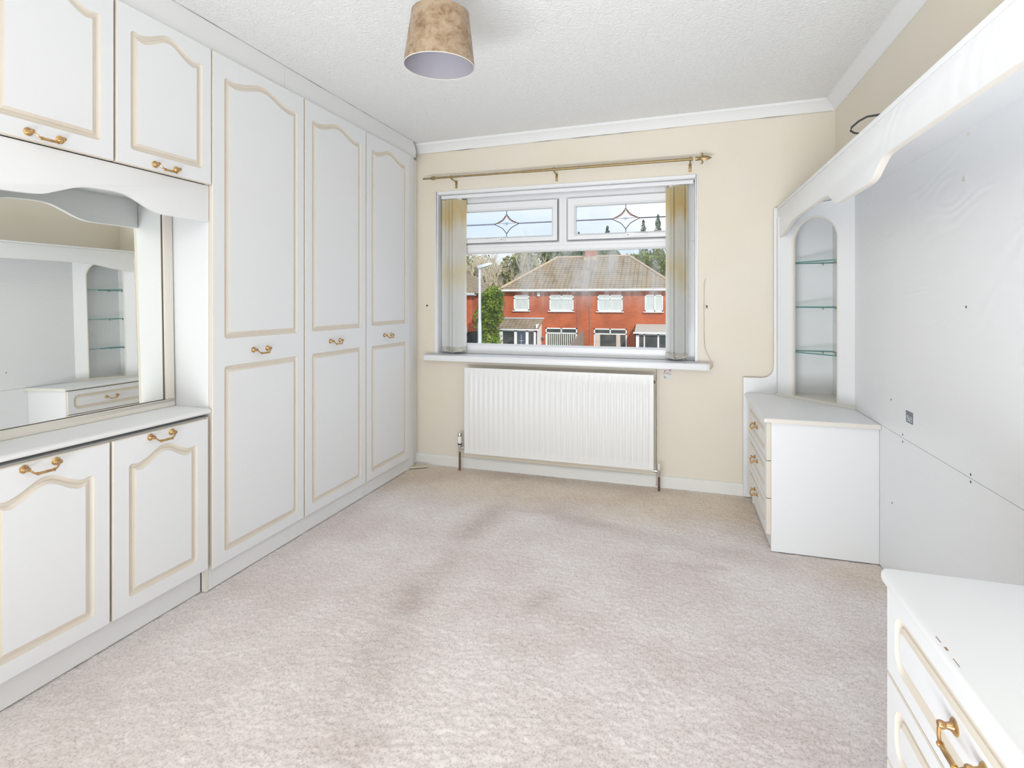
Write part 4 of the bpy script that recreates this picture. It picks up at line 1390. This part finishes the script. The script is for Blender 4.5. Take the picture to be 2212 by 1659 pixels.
part(ch, 'chimney_pot', MB().lathe([(.14, 0), (.12, .5), (.15, .55)], (-7.2, yr, zr + 1.35), 'z', 10).lathe([(.14, 0), (.12, .5), (.15, .55)], (-6.8, yr, zr + 1.35), 'z', 10), M['redtile'] if False else M['ridge'])
ext_window(ho, -12.42, -11.17, .49, 1.70, YH, [('h', .78)])
ext_window(ho, -9.56, -7.70, .47, 1.70, YH, [('h', .74), ('v', .5, .74, 1)])
ext_window(ho, -5.89, -4.05, .46, 1.69, YH, [('h', .74), ('v', .5, .74, 1)])
ext_window(ho, -2.47, -1.20, .46, 1.68, YH, [('v', .55, 0, 1)])
for gx0, gx1 in ((-9.86, -7.42), (-6.16, -3.75)):
    w = ext_window(ho, gx0, gx1, -2.35, -.815, YH, [('h', .74), ('v', .5, .74, 1)], fill='dark')
    if gx0 < -8:
        for k in range(15):
            xx = gx0 + .12 + k * (gx1 - gx0 - .24) / 14
            part(w, 'blind_strip', MB().box(xx - .035, xx + .035, YH - .024, YH - .014, -2.3, -1.24), M['vblind'], smooth=False)
    else:
        for xx, ww in ((gx0 + .28, .36), (gx1 - .62, .30)):
            part(w, 'curtain', MB().box(xx - ww / 2, xx + ww / 2, YH - .024, YH - .014, -2.3, -1.24), M['curtain'], smooth=False)
part(ho, 'alarm_box', MB().box(-10.52, -10.29, YH - .12, YH, 1.59, 1.88), M['render_white'], bevel=.02)
for xx in (-7.38, -6.47):
    part(ho, 'drain_pipe', MB().tube([(xx, YH - .03, GZ), (xx, YH - .03, ZE)], .022, 6), M['fence'])
# tiled lean-to porch of the left-hand house
px0, px1, yp = -13.25, -10.06, YH - 1.35
roofpart(ho, 'porch_roof', [[(px0 - .06, yp - .12, -.86), (px1 + .02, yp - .12, -.86), (px1 + .08, YH, -.14), (px0, YH, -.14)]], M['tile'])
part(ho, 'porch_flashing', MB().box(px0, px1 + .08, YH - .12, YH, -.16, -.06), M['galv'])
part(ho, 'porch_gutter', MB().box(px0 - .06, px1 + .04, yp - .16, yp - .05, -.97, -.87), M['render_white'])
b = MB()
for x0_, x1_ in ((px0 + .05, px0 + .36), (-11.98, -11.76), (-11.08, -10.86), (-10.45, -10.20)):
    b.box(x0_, x1_, yp, yp + .10, GZ, -.90)
b.box(px0 + .05, -10.20, yp, yp + .1, -1.06, -.90)
b.box(-10.28, -10.18, yp, YH, GZ, -.5)
po = part(ho, 'porch_frame', b, M['render_white'], smooth=False)
part(po, 'porch_glazing', MB().box(px0 + .3, -10.22, yp + .04, yp + .06, GZ, -1.0), M['dark_room'], smooth=False)
dr = part(ho, 'front_door', MB().box(-11.70, -11.12, yp - .02, yp + .03, GZ + .15, -1.12), pbr('blue_grey_door', (0.06, 0.085, 0.13), 0.4), smooth=False)
b = MB()
for k in range(3):
    b.tube([(-11.41 + .11 * math.cos(a * math.pi / 6), yp - .03, -1.75 + k * .0 + .11 * math.sin(a * math.pi / 6)) for a in range(13)], .015, 5)
b.tube([(-11.60, yp - .03, -1.75), (-11.22, yp - .03, -1.75)], .014, 5).tube([(-11.41, yp - .03, -1.3), (-11.41, yp - .03, -2.2)], .014, 5)
part(dr, 'door_glass_pattern', b, M['render_white'])
# flat-roofed glazed porch of the right-hand house
qx0, qx1, yq = -3.08, .25, YH - 1.35
part(ho, 'porch_roof', MB().prism([(YH, -.45), (yq - .15, -.95), (yq - .15, -1.02), (YH, -.52)], 'x', qx0, qx1), pbr('grey_felt', (0.42, 0.40, 0.36), 0.95), smooth=False)
part(ho, 'porch_gutter', MB().box(qx0 - .08, qx1, yq - .24, yq - .13, -1.06, -.96), M['render_white'])
b = MB()
for x0_, x1_ in ((qx0 + .02, qx0 + .30), (qx0 + .62, qx0 + .70), (qx0 + 1.55, qx0 + 1.66), (qx0 + 2.15, qx0 + 2.22), (qx1 - .2, qx1)):
    b.box(x0_, x1_, yq, yq + .08, GZ, -1.0)
b.box(qx0 + .02, qx1, yq, yq + .08, -1.16, -1.0)
po = part(ho, 'porch_frame', b, M['render_white'], smooth=False)
part(po, 'porch_glazing', MB().box(qx0 + .05, qx1, yq + .03, yq + .05, GZ, -1.0), M['dark_room'], smooth=False)
part(ho, 'porch_side', MB().box(qx0 + .02, qx0 + .08, yq, YH, GZ, -.95), M['render_white'], smooth=False)

# next house along on the left, only its corner shows
nh = thing('brick_house', 'corner of a red brick house with red tiled bay roof behind the lamp post', 'house', FW, (-20, YH + 4, GZ))
NX = -15.92
part(nh, 'wall', MB().box(-25, NX, YH, YH + 7.5, GZ, 1.72), M['brick'], smooth=False)
roofpart(nh, 'roof', [[(-25.4, YH - .35, 1.85), (NX + .34, YH - .35, 1.85), (NX - 3.4, YH + 3.7, 4.5), (-22, YH + 3.7, 4.5)], [(NX + .34, YH - .35, 1.85), (NX + .34, YH + 7.8, 1.85), (NX - 3.4, YH + 3.7, 4.5)]], M['tile'])
part(nh, 'gutter', MB().box(-25.4, NX + .34, YH - .45, YH - .33, 1.72, 1.87).box(-25.4, NX + .34, YH - .33, YH, 1.66, 1.74), M['galv'], smooth=False)
ext_window(nh, -18.0, -16.85, -.10, 1.30, YH, [('v', .5, 0, 1)])
roofpart(nh, 'bay_roof', [[(-19.5, YH - 1.3, -1.22), (-15.85, YH - 1.3, -1.22), (-16.55, YH, -.25), (-18.6, YH, -.25)], [(-15.85, YH - 1.3, -1.22), (-14.75, YH - .1, -1.0), (-16.55, YH, -.25)]], M['redtile'])
part(nh, 'bay_ridge', MB().tube([(-15.85, YH - 1.3, -1.20), (-16.55, YH - .05, -.22)], .09, 6), M['ridge'])
part(nh, 'bay_gutter', MB().box(-19.5, -15.8, YH - 1.42, YH - 1.3, -1.34, -1.22), M['galv'], smooth=False)
b = MB().box(-16.2, -15.9, YH - 1.2, YH - 1.1, GZ, -1.3).box(-19.5, -15.9, YH - 1.2, YH - 1.1, -1.5, -1.32).box(-15.1, -14.95, YH - .2, YH - .1, GZ, -1.1).box(-15.6, -15.5, YH - .6, YH - .5, GZ, -1.2).box(-19.5, -15.9, YH - 1.25, YH - 1.1, -2.0, -1.9)
bf = part(nh, 'bay_frame', b, M['render_white'], smooth=False)
part(bf, 'bay_glazing', MB().box(-19.5, -15.95, YH - 1.14, YH - 1.12, GZ, -1.3), M['dark_room'], smooth=False)
part(bf, 'bay_glazing', MB().add([(-15.95, YH - 1.12, GZ), (-15.0, YH - .15, GZ), (-15.0, YH - .15, -1.1), (-15.95, YH - 1.12, -1.25)], [(0, 1, 2, 3)]), M['dark_room'], smooth=False)

# street lamp
lp = thing('street_lamp', 'grey street lamp post standing before the houses', 'street lamp', FW, (-9.60, 25, GZ))
part(lp, 'post', MB().tube([(-9.60, 25, GZ), (-9.60, 25, 0), (-9.60, 25, .3), (-9.60, 25, 2.95)], [.095, .095, .07, .062], 10), M['galv'])
hd = MB()
hd.add([(-9.76, 25, 2.93), (-9.60, 24.88, 2.86), (-9.30, 24.85, 2.92), (-9.00, 24.90, 3.02), (-8.93, 25, 3.06), (-9.00, 25.1, 3.02), (-9.30, 25.15, 2.92), (-9.60, 25.12, 2.86),
        (-9.74, 25, 2.98), (-9.58, 24.9, 3.00), (-9.30, 24.87, 3.08), (-9.02, 24.92, 3.12), (-8.95, 25, 3.10), (-9.02, 25.08, 3.12), (-9.30, 25.13, 3.08), (-9.58, 25.1, 3.00)],
       [tuple(range(8)), tuple(range(15, 7, -1))] + [(i, (i + 1) % 8, (i + 1) % 8 + 8, i + 8) for i in range(8)])
part(lp, 'lamp_head', hd, M['galv'], angle=50)

# stepped garden fence between the two front gardens
fe = thing('garden_fence', 'stepped dark wooden fence between the two front gardens', 'fence', FW, (-6.9, YH - 3, GZ))
for k in range(7):
    y1_ = YH - .05 - k * .95
    top = -.95 - .13 * k
    part(fe, 'fence_board', MB().prism([(y1_, GZ), (y1_, top - .12), (y1_ - .05, top), (y1_ - .90, top - .10), (y1_ - .90, GZ)], 'x', -6.93, -6.87), M['fence'], smooth=False)
    part(fe, 'fence_post', MB().box(-6.96, -6.84, y1_ - .96, y1_ - .88, GZ, top - .02), M['fence'], smooth=False)
# hanging basket by the porch
hb = thing('hanging_basket', 'small green hanging basket on the wall beside the porch', 'basket', FW, (-9.98, YH - .25, -1.5))
part(hb, 'bowl', MB().lathe([(0, -.16), (.10, -.13), (.16, -.02), (.16, 0)], (-9.98, YH - .25, -1.5), 'z', 10), M['fence'])

# ------------------------------------------------------------------ trees
def leaf_mat(name, c1, c2, c3):
    m, nt, out = newmat(name)
    d = N(nt, 'ShaderNodeBsdfDiffuse')
    t = N(nt, 'ShaderNodeBsdfTranslucent')
    mix = N(nt, 'ShaderNodeMixShader')
    mix.inputs[0].default_value = 0.25
    g = N(nt, 'ShaderNodeNewGeometry')
    nz = N(nt, 'ShaderNodeTexNoise', Scale=1.4, Detail=5.0)
    nt.links.new(g.outputs['Position'], nz.inputs['Vector'])
    r = ramp(nt, [(0.32, c1), (0.5, c2), (0.68, c3)])
    nt.links.new(nz.outputs['Fac'], r.inputs[0])
    nt.links.new(r.outputs[0], d.inputs[0])
    nt.links.new(r.outputs[0], t.inputs[0])
    nt.links.new(d.outputs[0], mix.inputs[1])
    nt.links.new(t.outputs[0], mix.inputs[2])
    nt.links.new(mix.outputs[0], out.inputs[0])
    return m
M['leaf_dark'] = leaf_mat('dark_evergreen', (0.04, 0.085, 0.035), (0.11, 0.19, 0.06), (0.26, 0.33, 0.12))
M['leaf_mid'] = leaf_mat('mid_green', (0.06, 0.10, 0.03), (0.17, 0.24, 0.07), (0.34, 0.38, 0.14))
M['leaf_bright'] = leaf_mat('bright_hedge', (0.05, 0.10, 0.012), (0.16, 0.26, 0.03), (0.32, 0.40, 0.07))
M['ivy'] = leaf_mat('olive_undergrowth', (0.13, 0.15, 0.06), (0.30, 0.29, 0.13), (0.46, 0.42, 0.24))

def cards(n, fn, size, seed):
    r = np.random.default_rng(seed)
    P = np.array([fn(r) for _ in range(n)])
    a = r.normal(size=(n, 3)); a /= np.linalg.norm(a, axis=1)[:, None]
    b = r.normal(size=(n, 3)); b -= (a * b).sum(1)[:, None] * a; b /= np.linalg.norm(b, axis=1)[:, None]
    s = size * r.uniform(.5, 1.3, n)[:, None]
    V = np.stack([P - a * s, P - b * s * .55, P + a * s, P + b * s * .55], 1).reshape(-1, 3)
    F = np.arange(4 * n).reshape(n, 4)
    b_ = MB()
    b_.add(V.tolist(), [tuple(f) for f in F.tolist()])
    return b_
def crown(cx, cy, z0, z1, rad, conif=False, nb=30):
    def fn(r):
        t = r.random()
        if conif:
            t = t ** 1.3
            rr = rad * (1 - t) * (.55 + .45 * abs(math.sin(t * 26))) + .05
            a = r.uniform(0, 2 * math.pi)
            q = rr * math.sqrt(r.uniform(.3, 1))
            return (cx + q * math.cos(a), cy + q * math.sin(a), z0 + (z1 - z0) * t - q * .12)
        k = int(r.integers(0, nb))
        rk = random.Random(k * 131 + int(cx * 17))
        a0, h0, q0 = rk.uniform(0, 6.28), rk.uniform(.12, .88), rk.uniform(.25, .75)
        w = math.sin(math.pi * min(.98, max(.05, h0 * .85 + .1)))
        c = (cx + rad * q0 * w * math.cos(a0), cy + rad * q0 * w * math.sin(a0), z0 + (z1 - z0) * h0)
        d = r.normal(size=3); d /= np.linalg.norm(d)
        s = max(rad * .42, (z1 - z0) * .13) * r.uniform(.45, 1) ** .5
        return (c[0] + d[0] * s, c[1] + d[1] * s, c[2] + d[2] * s * .8)
    return fn
def tree(name, label, cx, cy, z0, z1, rad, mat, n, size, conif=False, seed=1, group='trees beyond the houses', cat='tree'):
    t = thing(name, label, cat, FW, (cx, cy, GZ), group=group)
    part(t, 'trunk', MB().tube([(cx, cy, GZ), (cx + .05, cy, (GZ + z0) / 2 + .5), (cx, cy, z0 + (z1 - z0) * (.9 if conif else .6))], [.22, .17, .04], 6), M['darkbark'])
    f = part(t, 'foliage', cards(n, crown(cx, cy, z0, z1, rad, conif), size, seed), M[mat], smooth=False, recalc=False)
    f['kind'] = 'stuff'
    return t
def bare(name, label, x, y, h, seed, mat='bark', depth=6, r0=.20, spread=.55, group='trees beyond the houses', cat='tree', ivy=0):
    t = thing(name, label, cat, FW, (x, y, GZ), group=group)
    rd = random.Random(seed)
    b = MB()
    tips = []
    def grow(p, d, l, r, k):
        q = p + d * l * .5 + Vector((rd.uniform(-.06, .06), rd.uniform(-.06, .06), 0)) * l
        e = p + d * l
        b.tube([p, q, e], [r, r * .85, r * .7], 4 if k < depth - 1 else 5, caps=False)
        if k == 0 or r < .006:
            tips.append(e); return
        for _ in range(3 if k > 2 else 4):
            v = Vector((rd.gauss(0, 1), rd.gauss(0, 1), rd.gauss(0, .6))).normalized()
            nd_ = (d + v * spread + Vector((0, 0, .16))).normalized()
            grow(e if rd.random() < .55 else q, nd_, l * rd.uniform(.60, .82), r * rd.uniform(.5, .66), k - 1)
    grow(Vector((x, y, GZ)), Vector((rd.uniform(-.12, .12), 0, 1)).normalized(), h * .30, r0, depth)
    part(t, 'branches', b, M[mat], recalc=False, smooth=False)
    if ivy:
        f = part(t, 'ivy', cards(ivy, crown(x, y, GZ + 2, GZ + h * .8, h * .28), .16, seed), M['ivy'], smooth=False, recalc=False)
        f['kind'] = 'stuff'
    return t
TREES = [
    ('evergreen_tree', 'dark evergreen tree rising behind the left slope of the hipped roof', -14.2, 58, 0, 7.9, 3.0, 'leaf_dark', 4500, .20, False),
    ('evergreen_tree', 'dark evergreen tree behind the roof left of the chimney', -10.8, 59, 1, 7.8, 2.9, 'leaf_dark', 4500, .20, False),
    ('evergreen_tree', 'blue-green evergreen tree just right of the chimney', -7.6, 58, 1, 7.6, 2.6, 'leaf_dark', 4500, .20, False),
    ('leafy_tree', 'mid green leafy tree above the right end of the ridge', -4.2, 57, 0, 7.3, 2.2, 'leaf_mid', 4000, .20, False),
    ('leafy_tree', 'pale green tree at the right edge of the window view', -1.0, 54, -2, 7.3, 3.0, 'leaf_mid', 5500, .20, False),
    ('conifer', 'conifer tip low in the right-hand top light, left of its diamond', -11.4, 62, 2, 9.3, 1.8, 'leaf_grey', 900, .15, True),
    ('conifer', 'conifer tip under the diamond of the right-hand top light', -8.05, 62, 2, 9.9, 2.2, 'leaf_grey', 1100, .15, True),
    ('conifer', 'tall conifer in the right-hand top light, first one left of the blind', -4.0, 62, 2, 10.4, 2.0, 'leaf_grey', 1100, .15, True),
    ('conifer', 'tall conifer in the right-hand top light, right against the blind', -2.4, 62, 2, 10.9, 2.2, 'leaf_grey', 1200, .15, True),
    ('ivy_clad_tree', 'olive ivy-clad tree behind the bare branches at the left edge of the view', -22.6, 57, -3, 7.4, 3.4, 'ivy', 6000, .17, False),
    ('ivy_clad_tree', 'olive ivy-clad tree behind the street lamp head', -19.0, 58, -3, 7.5, 3.3, 'ivy', 6000, .17, False),
    ('ivy_clad_tree', 'dark olive tree between the street lamp and the hipped roof', -16.2, 57, -3, 7.2, 2.8, 'leaf_mid', 5000, .18, False),
]
M['leaf_grey'] = leaf_mat('grey_green_needles', (0.10, 0.14, 0.10), (0.20, 0.25, 0.19), (0.33, 0.38, 0.30))
for k, (nm, lb, x, y, z0, z1, rd_, mt, n_, sz, cf) in enumerate(TREES):
    tree(nm, lb, x, y, z0, z1, rd_, mt, n_, sz, cf, seed=20 + k)
bare('bare_tree', 'pale leafless tree left of the street lamp', -20.4, 51, 11.5, 3)
bare('bare_tree', 'pale leafless tree with spreading branches behind the street lamp', -18.0, 52, 12.0, 11)
bare('bare_tree', 'pale leafless tree right of the street lamp, above the green shrub', -16.0, 51, 11.5, 5)
bare('bare_tree', 'slender leafless tree leaning beside the hipped roof', -14.3, 51, 11.0, 23)
tree('hedge_shrub', 'bright green bushy conifer beside the gable of the hipped house', -13.45, 37.2, GZ - .4, 2.65, .80, 'leaf_bright', 7000, .11, False, seed=77, group=None, cat='shrub')
bare('sapling', 'thin leafless sapling in front of the tiled porch', -6.55, 20.5, 2.9, 31, mat='bark', depth=4, r0=.022, spread=.35, group=None, cat='sapling')
# overhead telephone wire
solo('overhead_wire', MB().tube([(-30, 30, 6.20), (-12, 30.5, 5.90), (0, 31, 5.95), (14, 31, 6.3)], .011, 5), M['black'], 'overhead telephone wire crossing the sky', 'wire', FW, (0, 31, 5.95))
